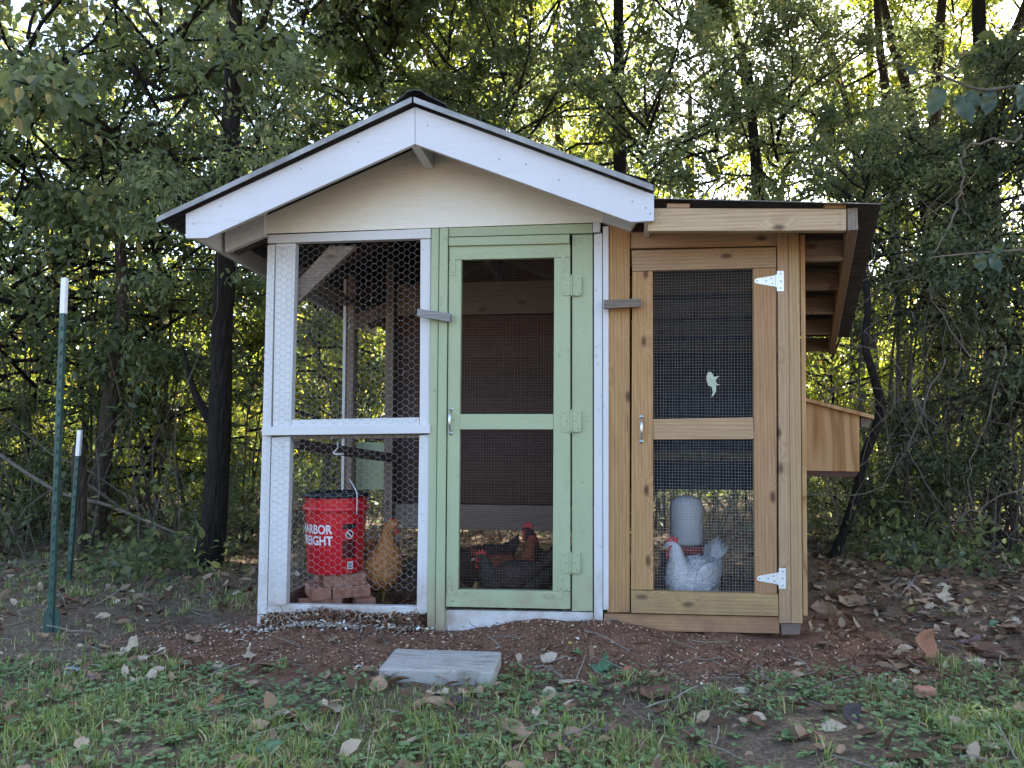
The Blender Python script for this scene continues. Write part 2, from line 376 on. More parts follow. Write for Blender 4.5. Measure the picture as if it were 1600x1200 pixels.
# ------------------------------------------------------------------ the coop
coop = empty('chicken_coop', (0, 0, 0), -YAW)
tag(coop, 'wooden chicken coop with white gable, sage green door and raw pine lean-to', 'chicken coop')
def q(pts, d): return [F(x, y, d) for x, y in pts]
def board(name, pts, d, th, mat, parent=coop, bevel=.002):
    """board whose front face lies in the coop plane y=d, th thick"""
    return MB().prism(q(pts, d), (0, th, 0)).build(name, M[mat], parent, bevel=bevel)
def bar(name, a, b, wx, wz, mat, parent=coop, bevel=.002, up=(0, 0, 1)):
    """straight timber from a to b (coop frame), wx wide, wz high"""
    a, b = Vector(a), Vector(b); t_ = (b-a).normalized(); up = Vector(up)
    s_ = t_.cross(up).normalized()*wx/2; u_ = s_.cross(t_).normalized()*wz/2
    return MB().prism([a-s_-u_, a+s_-u_, a+s_+u_, a-s_+u_], b-a).build(name, M[mat], parent, bevel=bevel)
# gable end
TILT = .045                                                           # roof falls this much per metre towards the back
ridge = F(648, 167, -.28); lt = F(290, 334, -.28); rt = F(1022, 304, -.28)
slL = (ridge.z-lt.z)/(ridge.x-lt.x); slR = (ridge.z-rt.z)/(rt.x-ridge.x)
def roofz(x, d):
    z = ridge.z-(slL*(ridge.x-x) if x < ridge.x else slR*(x-ridge.x)); return z-TILT*(d+.28)
gl, gr = F(413, 365, -.012), F(941, 347, -.012)
MB().prism([gl, gr, Vector((gr.x, -.012, roofz(gr.x, 0)-.03)), Vector((ridge.x, -.012, ridge.z-.05)), Vector((gl.x, -.012, roofz(gl.x, 0)-.03))], (0, .012, 0)).build('gable_panel', M['gable'], coop, bevel=.0015)
board('fascia_board', [(290, 334), (648, 167), (648, 225), (323, 372), (290, 372.5)], -.28, .022, 'white_fascia')
board('fascia_board', [(648.6, 167), (1022, 304), (1022, 345), (986, 347), (648.6, 225)], -.28, .022, 'white_fascia')
board('rafter_tail', [(351, 350), (413, 325), (413, 368), (351, 394)], -.03, .035, 'white_h')
board('rafter_tail', [(941, 318), (1000, 340), (985, 361), (941, 346)], -.03, .035, 'white_h')
for x0, x1 in ((lt.x+.01, lt.x+.032), (.585, .605)):
    za = roofz(x0, -.255)-.105
    MB().prism([(x0, -.256, za), (x1, -.256, za), (x1, -.256, za+.09), (x0, -.256, za+.09)], (0, 2.62, -TILT*2.62)).build('eave_fascia', M['white_h'], coop, bevel=.002)
bar('ridge_beam', (ridge.x, -.255, ridge.z-.11), (ridge.x, 2.35, ridge.z-.11-TILT*2.6), .04, .11, 'white')
for d in (.05, .75, 1.45, 2.1):                                        # rafters, roof shade put into their dark wood
    for sgn, xe in ((-1, lt.x+.05), (1, .58)):
        bar('rafter', (ridge.x+sgn*.02, d, roofz(ridge.x, d)-.075), (xe, d, roofz(xe, d)-.075), .038, .085, 'darkwood', up=(0, 0, 1))
def corr(name, P0, U, V, lu, lv, per, amp, mat, along):
    """corrugated sheet: origin P0, unit axes U,V; waves vary along U ('u') or V ('v')"""
    P0, U, V = Vector(P0), Vector(U), Vector(V); N = U.cross(V).normalized()
    nu = int(lu/per*8) if along == 'u' else 6; nv = int(lv/per*8) if along == 'v' else 6
    vs = []; fs = []
    for sgn in (0, -.0015):
        for i in range(nu+1):
            for j in range(nv+1):
                a = (i/nu*lu if along == 'u' else j/nv*lv)/per*2*math.pi
                vs.append(P0+U*(lu*i/nu)+V*(lv*j/nv)+N*(amp*math.sin(a)+sgn))
    k = nv+1; n2 = (nu+1)*k
    for i in range(nu):
        for j in range(nv):
            fs.append((i*k+j, (i+1)*k+j, (i+1)*k+j+1, i*k+j+1)); fs.append((n2+i*k+j, n2+i*k+j+1, n2+(i+1)*k+j+1, n2+(i+1)*k+j))
    for i in range(nu):
        fs.append((i*k, n2+i*k, n2+(i+1)*k, (i+1)*k)); fs.append((i*k+nv, (i+1)*k+nv, n2+(i+1)*k+nv, n2+i*k+nv))
    for j in range(nv):
        fs.append((j, j+1, n2+j+1, n2+j)); fs.append((nu*k+j, n2+nu*k+j, n2+nu*k+j+1, nu*k+j+1))
    return MB().add(vs, fs).build(name, M[mat], coop, smooth=True, fix=False)
top = Vector((ridge.x, -.31, ridge.z+.022)); back = Vector((0, 1, -TILT)).normalized()
for sgn, s_, ln in ((-1, slL, 1.235), (1, slR, 1.075)):
    dn = Vector((sgn, 0, -s_)).normalized()
    if sgn < 0: corr('roof_sheet', top, back, dn, 2.75, ln, .068, .008, 'darkmetal', 'u')  # sheet darker than its metal edge, shade under the roof put into the colour
    else: corr('roof_sheet', top, dn, back, ln, 2.75, .068, .008, 'darkmetal', 'v')
    # edge flashing under the sheet at the gable
    a = top+Vector((sgn*.004, -.004, .007)); b = top+dn*ln+Vector((-sgn*.004, -.004, .007))
    MB().prism([a, b, b+Vector((0, 0, -.024)), a+Vector((0, 0, -.024))], (0, .003, 0)).build('roof_edge', M['metal'], coop)
rc = MB(); cl = []
for x, z in ((-.135, -.030), (-.10, -.018), (-.055, .012), (-.03, .030), (0, .035), (.03, .030), (.055, .012), (.10, -.010), (.135, -.026)):
    cl.append((ridge.x+x, -.285, ridge.z+.034+z*1.15))
rc.prism(cl+[(p[0], p[1], p[2]-.004) for p in cl[::-1]], (0, 2.6, -TILT*2.6)).build('ridge_cap', M['darkmetal'], coop)

FASCIA_NAILS = [(780, 249), (822, 257), (988, 315), (1009, 325), (1016, 334), (873, 281), (668, 196), (470, 264), (345, 322), (302, 350), (560, 222)]
# corner post and its trims (white)
board('corner_post', [(418, 383), (429.5, 382), (416, 981), (401, 985)], 0, .09, 'white')
board('post_trim', [(431, 381), (462, 380), (454.6, 669), (426, 671)], .001, .04, 'white')
board('post_trim', [(424.5, 684), (453.5, 682), (447, 945), (418, 947)], .001, .04, 'white')
board('top_rail', [(418, 367), (673, 357), (673, 372), (418, 380)], -.008, .04, 'white_h')
board('middle_rail', [(455.6, 656), (655, 652), (655, 666), (454, 669)], .004, .04, 'white_h')
board('rail_cap', [(409, 667), (672, 663.5), (672, 677), (409, 680.5)], -.022, .03, 'white_h')
board('rail_underside', [(423, 681), (656, 677), (656, 684.5), (423, 687)], .012, .03, 'oldwood_h')
board('sill_board', [(413, 944), (664, 948), (664, 960), (413, 957)], .006, .035, 'white_h')
board('post_trim', [(657, 374), (673, 373), (671, 666), (655.6, 666)], .0, .04, 'white')
board('post_trim', [(655, 680), (671, 679), (667.5, 958), (651, 958)], .0, .04, 'white')
board('diagonal_brace', [(515, 384), (556, 384), (458, 480), (458, 445)], .05, .035, 'oldwood_h')
# green frame
board('green_post', [(674, 357), (686, 356.5), (679.5, 989), (667, 989)], -.012, .09, 'green')
board('green_post', [(687, 356.5), (700, 356), (694, 1000), (680, 1000)], -.024, .09, 'green')
board('header', [(701, 356), (926, 349), (926, 364), (701, 370)], -.012, .04, 'green_h')
board('header_block', [(926.5, 347.5), (938, 347), (938, 362), (926.5, 363)], -.014, .04, 'white')
board('door_jamb', [(894, 367), (926, 366), (926, 955), (893.5, 955)], -.006, .04, 'green')
board('kick_board', [(694, 953), (927, 957), (927, 992), (694, 996)], -.002, .03, 'white_h')
board('corner_post', [(928, 366), (941, 364), (942, 985), (928, 985)], -.002, .09, 'white')
board('corner_trim', [(942, 354), (951, 353), (951, 953), (942.6, 953)], -.010, .05, 'white')
# doors
def door(name, label, rails, open_, d, th, mat, parent=coop):
    dr = empty(name, (0, 0, 0), 0, parent); dr['label'] = label
    for nm, pts, m in rails: board(nm, pts, d, th, m, dr)
    a, b, c, e = q(open_, d+th*.5)                                     # TL TR BR BL of the mesh
    mb = MB(); P = .0128; r = .00045 if 'green' in mat else .00068
    wdt = (b-a).length; hgt = (e-a).length; nu = int(wdt/P)+1; nv = int(hgt/P)+1
    for i in range(nu+1):
        f = i/nu; p0 = a.lerp(b, f); p1 = e.lerp(c, f); wob = [.0012*math.sin(i*1.7+k*1.3) for k in range(5)]
        mb.tube([p0.lerp(p1, k/4)+Vector((wob[k], .003*math.sin(k+i*.2), 0)) for k in range(5)], r, 3, False)
    for j in range(nv+1):
        f = j/nv; p0 = a.lerp(e, f); p1 = b.lerp(c, f)
        mb.tube([p0.lerp(p1, k/4)+Vector((0, .003*math.sin(k+j*.15)+.001, .0015*math.sin(j*.9+k*1.1))) for k in range(5)], r, 3, False)
    mb.build('hardware_cloth', M['brownwire'] if 'green' in mat else M['galv'], dr, fix=False)
    return dr
GD = -.016
gd = door('door', 'sage green framed screen door',
    [('top_rail', [(702, 385), (891, 381), (891, 402), (702, 406)], 'green_h'), ('door_stile', [(701.5, 406.3), (721, 406), (716, 920), (697, 929)], 'green'),
     ('door_stile', [(866, 402.3), (891, 402.3), (891, 924), (863.5, 924)], 'green'), ('middle_rail', [(718.6, 647), (864.6, 647), (864.4, 671), (718.3, 671)], 'green_h'),
     ('bottom_rail', [(697, 921), (891, 924.5), (891, 952), (696, 948)], 'green_h')],
    [(719, 404), (867, 400), (865, 926), (714, 922)], GD, .03, 'green')
board('drip_strip', [(701, 371), (890, 366), (890, 380), (701, 384)], -.03, .02, 'green_h', gd)
WD = -.010
wd = door('door', 'raw pine framed screen door',
    [('top_rail', [(987, 391), (1213, 386), (1213, 418), (988, 423.5)], 'pine_h'), ('door_stile', [(988, 424.2), (1020, 423.5), (1021, 922), (986, 921.5)], 'pine'),
     ('door_stile', [(1177, 419.5), (1213, 418.6), (1214, 928), (1180, 928)], 'pine'), ('middle_rail', [(1020.6, 655), (1177, 652), (1178.2, 686), (1021, 687)], 'pine_h'),
     ('bottom_rail', [(986, 922.5), (1216, 928.5), (1217, 963), (986, 958)], 'pine_h')],
    [(1018, 420), (1180, 416), (1183, 930), (1018, 924)], WD, .03, 'pine')
def screws(parent, pts, d, r=.0032):
    for x, y in pts:
        c = F(x, y, d); MB().tube([c, c+Vector((0, -.0015, 0))], r, 8).build('screw', M['screw'], parent)
def rrect(x0, y0, x1, y1, r, d):
    out = []
    for cx, cy, a0 in ((x1-r, y0+r, -90), (x1-r, y1-r, 0), (x0+r, y1-r, 90), (x0+r, y0+r, 180)):
        for k in range(4):
            a = R(a0+k*30); out.append(F(cx+r*math.cos(a), cy+r*math.sin(a), d))
    return out
screws(coop, FASCIA_NAILS, -.28, .003)
screws(coop, [(1030, 335), (1030, 350), (1312, 334), (1312, 350)], -.25, .0032)
screws(coop, [(906, 376), (912, 520), (905, 700), (909, 830), (917, 945), (440, 400), (437, 690), (430, 930), (662, 390), (660, 700), (680, 420), (692, 700), (935, 380), (936, 640), (934, 900), (968, 372), (966, 860), (966, 945)], -.013, .0022)
for y0, y1, xc in ((430, 462, 893), (641, 675, 892.5), (863, 896, 891.5)):  # painted butt hinges
    hg = MB().prism(rrect(xc-15.5, y0, xc-1.5, y1, 3.5, GD-.004), (0, .004, 0)).prism(rrect(xc+1.5, y0, xc+15.5, y1, 3.5, GD-.004), (0, .014, 0)).build('hinge', M['green'], gd, bevel=.0006)
    MB().tube([F(xc, y0-1, GD-.006), F(xc, y1+1, GD-.006)], .0045, 8).build('hinge_pin', M['green'], gd, smooth=False)
    screws(gd, [(xc-11, y0+5), (xc-7, (y0+y1)/2), (xc-11, y1-5), (xc+11, y0+5), (xc+7, (y0+y1)/2), (xc+11, y1-5)], GD-.004, .0026)
def lbrace(cx, cy, sx, sy):
    w_, l1, l2 = 6.5, 32, 31
    pts = [(cx, cy), (cx+sx*l1, cy), (cx+sx*l1, cy+sy*w_), (cx+sx*w_, cy+sy*w_), (cx+sx*w_, cy+sy*l2), (cx, cy+sy*l2)]
    MB().prism(q(pts, GD-.003), (0, .003, 0)).build('corner_brace', M['green'], gd)
    screws(gd, [(cx+sx*14, cy+sy*3), (cx+sx*28, cy+sy*3), (cx+sx*3, cy+sy*14), (cx+sx*3, cy+sy*27)], GD-.003, .0024)
lbrace(705, 399, 1, 1); lbrace(883, 395, -1, 1); lbrace(699, 930, 1, -1); lbrace(879, 934, -1, -1)
def pull(parent, x, y0, y1, d):
    a, b = F(x, y0, d), F(x, y1, d); L_ = a.z-b.z; mb = MB()
    pts = [a+Vector((0, -.002, -.008)), a+Vector((0, -.014, -.016))]+[a.lerp(b, f)+Vector((0, -.022-.006*math.sin(math.pi*f), 0)) for f in (.25, .4, .5, .6, .75)]+[b+Vector((0, -.014, .016)), b+Vector((0, -.002, .008))]
    mb.tube(pts, [.0045, .0045, .005, .0062, .0066, .0062, .005, .0045, .0045], 8)
    for c in (a, b): mb.tube([c+Vector((0, 0, 0)), c+Vector((0, -.003, 0))], .0085, 12)
    mb.build('door_handle', M['steel'], parent, smooth=True)
    screws(parent, [(x, y0), (x, y1)], d-.003, .003)
pull(gd, 704.5, 639, 677, GD); pull(wd, 1002, 651, 690, WD)
for hy, hx, px in ((439, 1179, 1213), (904, 1183, 1216)):              # zinc T hinges
    pts = [(hx, hy-2), (hx+3, hy-4), (px-1, hy-9), (px-1, hy+9), (hx+3, hy+4), (hx, hy+2)]
    MB().prism(q(pts, WD-.004), (0, .004, 0)).build('hinge_strap', M['zinc'], wd, bevel=.0005)
    MB().prism(q([(px+1, hy-16), (px+12, hy-16), (px+12, hy+16), (px+1, hy+16)], -.018), (0, .004, 0)).build('hinge_plate', M['zinc'], wd, bevel=.0005)
    MB().tube([F(px, hy-10, -.017), F(px, hy+10, -.017)], .004, 8).build('hinge_pin', M['zinc'], wd)
    screws(wd, [(hx+4, hy), (px-8, hy-4), (px-6, hy+4), (px-16, hy)], WD-.004, .0028); screws(wd, [(px+7, hy-11), (px+7, hy), (px+7, hy+11)], -.018, .003)
for pts, m, s_ in (([(652, 482), (704.5, 490), (703, 503), (651, 494)], 'greywood_h', (676, 492)), ([(943, 468.5), (1002, 466), (1002, 479), (943, 482)], 'oldwood_h', (966, 474))):
    tg = board('turn_latch', pts, -.055, .02, m, coop, .002); screws(tg, [s_], -.055, .003)
# lean-to front
board('lean_to_post', [(952, 350), (984, 352), (984, 957), (949, 957)], -.004, .05, 'pine')
board('lean_to_sill', [(944, 958.5), (1218, 964.5), (1218, 990), (944, 985)], .004, .03, 'pine_h')
board('lean_to_header', [(985, 362), (1214, 364), (1214, 384), (985, 388)], .006, .04, 'pine_h')
board('lean_to_post', [(1215, 364), (1231.5, 364), (1236, 974), (1218, 974)], -.014, .09, 'pine')
board('lean_to_post', [(1232, 364), (1249, 364), (1254, 974), (1236.5, 974)], -.013, .09, 'pine')
board('post_footing', [(1220, 974.5), (1252, 974.5), (1250, 992), (1222, 992)], 0, .07, 'oldwood_h')
pa, pb, pc, pd = q([(1250, 366), (1257.5, 366), (1262, 962), (1255, 962)], .002)
SKEW = .235                                                            # the outer wall flares this much per metre of depth
zb_ = F(1327, 526, 1.9).z-.03; dv = Vector((SKEW*1.9, 1.9, 0))
bk_ = [Vector((p.x+dv.x, p.y+dv.y, min(p.z, zb_))) for p in (pa, pb, pc, pd)]
MB().add([pa, pb, pc, pd]+bk_, [(0, 1, 2, 3), (7, 6, 5, 4), (1, 0, 4, 5), (2, 1, 5, 6), (3, 2, 6, 7), (0, 3, 7, 4)]).build('side_panel', M['ply'], coop, bevel=.0015)
# lean-to roof, falling to the back
fb = F(1012, 325, -.25); fe = F(1322, 360, -.25)
board('front_beam', [(1012, 325), (1322.5, 326), (1322.5, 360), (1012, 361)], -.25, .04, 'pine_h')
ra = F(1332, 342, -.25); rb = F(1299, 543, 1.9)
bar('edge_rafter', ra, rb, .038, .092, 'oldwood')  # darker wood than the front beam, shade under the sheet put into it
for x0, x1 in ((1042, 1078), (1288, 1322)): board('roof_block', [(x0, 317.5), (x1, 318), (x1, 324.7), (x0, 324.7)], -.248, .5, 'pine_h')
e0 = F(1377, 317, -.28); e1 = F(1327, 526, 1.9); e2 = F(1026, 308, -.28)
lz0, lz1 = e0.z, e1.z
rw = MB(); vs = []; fs = []; nd = 240
for layer in (0, -.0018):
    for i in range(nd+1):
        f = i/nd; y = -.28+(1.9+.28)*f; zz = .007*math.sin(y/.068*2*math.pi)+layer
        vs += [(e2.x-.02, y, e2.z+(lz1-lz0)*f+zz), (e0.x+(e1.x-e0.x)*f, y, lz0+(lz1-lz0)*f+zz)]
b2 = 2*(nd+1)
for i in range(nd):
    a = 2*i; fs += [(a, a+1, a+3, a+2), (b2+a, b2+a+2, b2+a+3, b2+a+1), (a, a+2, b2+a+2, b2+a), (a+1, b2+a+1, b2+a+3, a+3)]
fs += [(0, b2, b2+1, 1), (2*nd, 2*nd+1, b2+2*nd+1, b2+2*nd)]
rw.add(vs, fs).build('lean_to_roof_sheet', M['darkmetal'], coop, fix=False)
for k, d in enumerate((.06, .48, .92, 1.38, 1.84)):                    # purlins under the sheet, its shade put into their darker wood
    f = (d+.28)/2.18; zt = lz0+(lz1-lz0)*f-.018; xr = ra.x+(rb.x-ra.x)*(d+.25)/2.15-.021
    MB().box((.46, d, zt-.088), (xr, d+.038, zt)).build('purlin', M['oldwood_h'], coop, bevel=.002)
# nest box on the side wall
nb = empty('nest_box', (0, 0, 0), 0, coop); nb['label'] = 'plywood nest box with sloping lid'
n0 = F(1240, 622, .55); nlt = F(1240, 619, .55); nrt = F(1343, 643, .55); nrb = F(1343, 737, .55); nlb = F(1240, 735, .55)
MB().prism([nlt, nrt, nrb, nlb], (0, .018, 0)).build('front_panel', M['ply'], nb, bevel=.001)
sh = Vector((SKEW*.9, .9, 0))
MB().prism([p+sh for p in (nlt, nrt, nrb, nlb)], (0, .018, 0)).build('back_panel', M['ply'], nb, bevel=.001)
MB().prism([nrt+Vector((-.018, .0185, 0)), nrt+Vector((0, .0185, 0)), nrb+Vector((0, .0185, 0)), nrb+Vector((-.018, .0185, 0))], sh-Vector((0, .02, 0))).build('side_panel', M['ply'], nb)
MB().prism([nlb+Vector((0, .004, -.002)), nrb+Vector((-.002, .004, -.002)), nrb+Vector((-.02, .004, -.028)), nlb+Vector((0, .004, -.028))], sh).build('floor_panel', M['darkwood_h'], nb)
l0 = F(1240, 616.5, .52); l1 = F(1366, 649, .52); l2 = F(1366, 655, .52); l3 = F(1240, 622, .52)
MB().prism([l0, l1, l2, l3], sh+Vector((.01, .07, 0))).build('lid', M['ply'], nb, bevel=.001)
k0 = F(1345, 651, .56)
MB().prism([k0, k0+Vector((.05, 0, -.013)), k0+Vector((.035, 0, -.055)), k0+Vector((0, 0, -.05))], sh).build('lid_support', M['oldwood_h'], nb)

# chicken wire
def hexwire(o, u, v, lu, lv, cp=.0255, rp=.031, r=.0008, jit=.0022, bulge=None):
    """hexagon netting on the patch o + u*lu + v*lv; returns MB"""
    o, u, v = Vector(o), Vector(u), Vector(v); n = u.cross(v).normalized(); mb = MB()
    nc, nr = int(lu/cp), int(lv/rp); node = {}
    def nod(i, j, s_):                                                  # two corners per column edge
        key = (i, j, s_)
        if key not in node:
            x = i*cp+s_*cp*.28; y = (j+.5*(i % 2))*rp
            p = o+u*(x+random.uniform(-jit, jit))+v*(y+random.uniform(-jit, jit))
            b = bulge(x, y) if bulge else 0
            node[key] = p+n*(b+random.uniform(-.002, .002))
        return node[key]
    for i in range(nc+1):
        for j in range(nr+1):
            a, b = nod(i, j, -1), nod(i, j, 1)
            mb.tube([a, b], r*1.35, 3, False)                            # twisted part
            if i < nc:
                jj = (j, j-1) if i % 2 == 0 else (j+1, j)
                for k in jj:
                    if 0 <= k <= nr: mb.tube([b, nod(i+1, k, -1)], r, 3, False)
    return mb
a = F(420, 386, -.006)
def bul(x, y): return -.03*max(0, (y-1.50)/.2)
hexwire((a.x, -.006, a.z), (1, 0, 0), (0, 0, -1), .735, 1.58, r=.00056).build('chicken_wire', M['galv'], coop, fix=False)
a = F(409, 945, -.02)
hexwire((a.x, -.022, a.z), (1, 0, 0), (0, -.45, -1), .74, .10, jit=.005, r=.001).build('chicken_wire', M['wire_dim'], coop, fix=False)
xl = -1.165
hexwire((xl-.002, .06, 1.62), (0, 1, 0), (0, 0, -1), 2.0, 1.6, cp=.03, rp=.036, r=.0005).build('chicken_wire', M['wire_dim'], coop, fix=False)
# left wall, inner posts, hen house
HX = -.905; HD = 1.15
MB().box((xl+.012, 1.02, -.02), (xl+.03, 1.06, roofz(xl, 1)-.08)).build('wall_post', M['white'], coop, bevel=.002)
MB().box((xl+.0305, 1.03, -.02), (xl+.075, 1.10, roofz(xl, 1)-.05)).build('wall_post', M['oldwood'], coop, bevel=.002)
MB().box((xl, 2.06, -.02), (xl+.08, 2.14, roofz(xl, 2.1)-.08)).build('wall_post', M['oldwood'], coop, bevel=.002)
MB().box((HX-.012, HD-.05, -.02), (HX+.04, HD+.02, roofz(HX, HD)-.06)).build('wall_post', M['oldwood'], coop, bevel=.002)
MB().box((.33, 2.06, -.02), (.38, 2.14, 1.6)).build('wall_post', M['oldwood'], coop, bevel=.002)
bar('top_plate', (xl+.04, .095, 1.665), (xl+.04, 2.14, 1.60), .08, .04, 'oldwood')
bar('wall_rail', (xl+.02, .09, .86), (xl+.02, 2.06, .83), .035, .02, 'oldwood')
bar('wall_rail', (xl+.02, .09, .04), (xl+.02, 2.06, .04), .035, .08, 'oldwood')
bar('wall_brace', (xl+.04, 1.04, 1.50), (HX, HD, 1.62), .03, .08, 'oldwood')
bar('roost_ramp', F(457, 693, .3), F(613, 716, 1.0), .10, .045, 'darkwood')
pg = q([(541, 690), (604, 692), (603, 765), (541, 765)], HD-.02)
MB().prism(pg, (0, .012, 0)).build('inner_panel', M['green_h'], coop)
hz0, hz1 = .285, 1.76
for k in range(9):                                                     # hen-house front boards
    z0 = .437+k*.125
    MB().box((HX+.045, HD+.02+(k % 2)*.004, z0), (.372, HD+.04, min(z0+.126, 1.56))).build('house_board', M['darkwood_h'], coop, bevel=.002)
MB().box((HX+.045, HD-.015, 1.565), (.37, HD+.015, hz1)).build('house_board', M['oldwood_h'], coop, bevel=.003)
MB().box((HX+.045, HD-.02, hz0), (.37, HD+.015, .432)).build('house_board', M['oldwood_h'], coop, bevel=.003)
MB().box((HX+.0, HD+.03, hz0+.02), (.37, 2.13, hz0+.04)).build('house_floor', M['darkwood_h'], coop)
for k in range(8): MB().box((HX, 2.142+(k % 2)*.004, hz0+k*.16), (.37, 2.165, hz0+k*.16+.161)).build('house_board', M['darkwood_h'], coop)
for k in range(10): MB().box((.383-(k % 2)*.003, .1, .04+k*.177), (.40+(k % 2)*.003, 2.14, .04+k*.177+.178)).build('partition_board', M['darkwood_h'], coop, bevel=.002)
for k in range(8): MB().box((HX+.0, HD+.045, hz0+.04+k*.16), (HX+.02, 2.14, hz0+.04+k*.16+.161)).build('house_board', M['darkwood_h'], coop)
MB().prism([(xl, 2.17, 1.5), (.41, 2.17, 1.5), (.41, 2.17, roofz(.41, 2.17)-.04), (ridge.x, 2.17, roofz(ridge.x, 2.17)-.04), (xl, 2.17, roofz(xl, 2.17)-.04)], (0, .012, 0)).build('gable_panel', M['darkwood_h'], coop)
# lean-to inside
bz = F(1100, 765, 1.86).z
zr_ = F(1327, 526, 1.9).z-.004
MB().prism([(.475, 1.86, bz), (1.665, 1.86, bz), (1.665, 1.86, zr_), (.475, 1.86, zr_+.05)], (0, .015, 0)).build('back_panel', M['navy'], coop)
MB().box((.402, 1.88, bz+.1), (.46, 1.89, zr_+.045)).build('back_panel', M['darkwood_h'], coop)
MB().box((.402, 1.80, -.02), (.45, 1.855, 1.42)).build('wall_post', M['pine'], coop)
MB().box((1.60, 1.80, -.02), (1.655, 1.855, 1.42)).build('wall_post', M['pine'], coop)
bar('roost_bar', (.41, 1.2, .72), (1.5, 1.2, .72), .04, .05, 'oldwood')

# ------------------------------------------------------------------ things in and on the coop
def thing(name, label, cat, at, rz=0, group=None):
    o = empty(name, at, rz); tag(o, label, cat, group); return o
# bricks under the feeder
bw = wrl(F(528, 940, .33)); bw.z = .004
BL, BWd, BH = .197, .092, .0575
bnames = ['front left brick in the bottom layer under the red bucket', 'front right brick in the bottom layer under the red bucket', 'rear brick in the bottom layer under the red bucket',
          'left end brick in the middle layer under the red bucket', 'middle brick in the middle layer under the red bucket', 'right end brick in the middle layer under the red bucket',
          'long brick lying across the front of the top layer under the red bucket', 'brick behind the long one in the top layer under the red bucket']
spots = [(-.065, -.05, 0, 0), (.075, -.05, 0, 90), (0, .06, 0, 0), (-.098, 0, 1, 90), (0, .0, 1, 90), (.097, .0, 1, 90), (.02, -.052, 2, 0), (.0, .05, 2, 0)]
random.seed(3)
bm0 = None
for lab, (x, y, lay, rz) in zip(bnames, spots):
    if lay == 0 and rz == 90: x += .032
    if lay == 0 and x < 0: x -= .03
    if bm0 is None:
        o = MB().box((-BL/2, -BWd/2, 0), (BL/2, BWd/2, BH)).build('brick', M['brick'], None, bevel=.003); bm0 = o
    else:
        o = bm0.copy(); col.objects.link(o)
    ph = R(24); o.location = (bw.x+x*math.cos(ph)-y*math.sin(ph), bw.y+x*math.sin(ph)+y*math.cos(ph), bw.z+lay*(BH+.001))
    o.rotation_euler = (0, 0, ph+R(rz+random.uniform(-3, 3))); tag(o, lab, 'brick', 'bricks stacked under the bucket')
# bucket
bz0 = bw.z+3*(BH+.001); bc = wrl(F(524, 880, .33))
bk = thing('bucket', 'red plastic bucket feeder with white lettering standing on bricks', 'bucket', (bc.x, bc.y, bz0))
hB = .375; rb0, rb1 = .137, .151
def br(z): return rb0+(rb1-rb0)*z/hB
MB().lathe((0, 0, 0), [(.0, .002), (rb0-.006, .002), (rb0, .010), (br(.30), .30), (br(.302)+.009, .302), (br(.325)+.011, .325), (br(.327), .327), (br(hB), hB), (br(hB)-.006, hB), (br(.05)-.006, .05), (0, .05)], 48).build('bucket_body', M['red'], bk, smooth=True)
bo = bk.children[0]; bo.modifiers.new('e', 'EDGE_SPLIT').split_angle = R(35)
MB().lathe((0, 0, 0), [(br(.315)+.002, .300), (br(.315)+.0135, .302), (br(.315)+.0145, .312), (br(.315)+.0135, .323), (br(.315)+.002, .325)], 48).build('bucket_band', M['red'], bk, smooth=True)
MB().lathe((0, 0, 0), [(rb1+.002, hB-.008), (rb1+.009, hB-.007), (rb1+.010, hB+.004), (rb1+.004, hB+.011), (rb1-.012, hB+.009), (rb1-.014, hB+.003), (0, hB+.003)], 48).build('bucket_lid', M['black'], bk, smooth=True)
viewa = math.atan2(CAM.y-bc.y, CAM.x-bc.x)                              # angle of the camera seen from the bucket
def wrap(me, z0, a0, off=.0032):
    for v in me.vertices:
        z = z0+v.co.y; r_ = br(z)+off; a = a0+v.co.x/r_
        v.co = (r_*math.cos(a), r_*math.sin(a), z)
def curved_text(body, width, height, z0, a0, mat, name, parent):
    cu = bpy.data.curves.new(name, 'FONT'); cu.body = body; cu.size = 1; cu.align_x = 'LEFT'; cu.offset = .03; cu.resolution_u = 4
    tmp = bpy.data.objects.new('tmp', cu); col.objects.link(tmp)
    dg = bpy.context.evaluated_depsgraph_get(); me = bpy.data.meshes.new_from_object(tmp.evaluated_get(dg))
    bpy.data.objects.remove(tmp)
    xs = [v.co.x for v in me.vertices]; ys = [v.co.y for v in me.vertices]
    sx = width/(max(xs)-min(xs)); sy = height/(max(ys)-min(ys))
    for v in me.vertices: v.co = ((v.co.x-min(xs))*sx, (v.co.y-min(ys))*sy, 0)
    bm = bmesh.new(); bm.from_mesh(me); bmesh.ops.triangulate(bm, faces=bm.faces)
    bmesh.ops.subdivide_edges(bm, edges=[e for e in bm.edges if e.calc_length() > .006], cuts=3); bm.to_mesh(me); bm.free()
    wrap(me, z0, a0); me.name = name; me.materials.clear(); me.materials.append(mat)
    o = bpy.data.objects.new(name, me); col.objects.link(o); o.parent = parent; return o
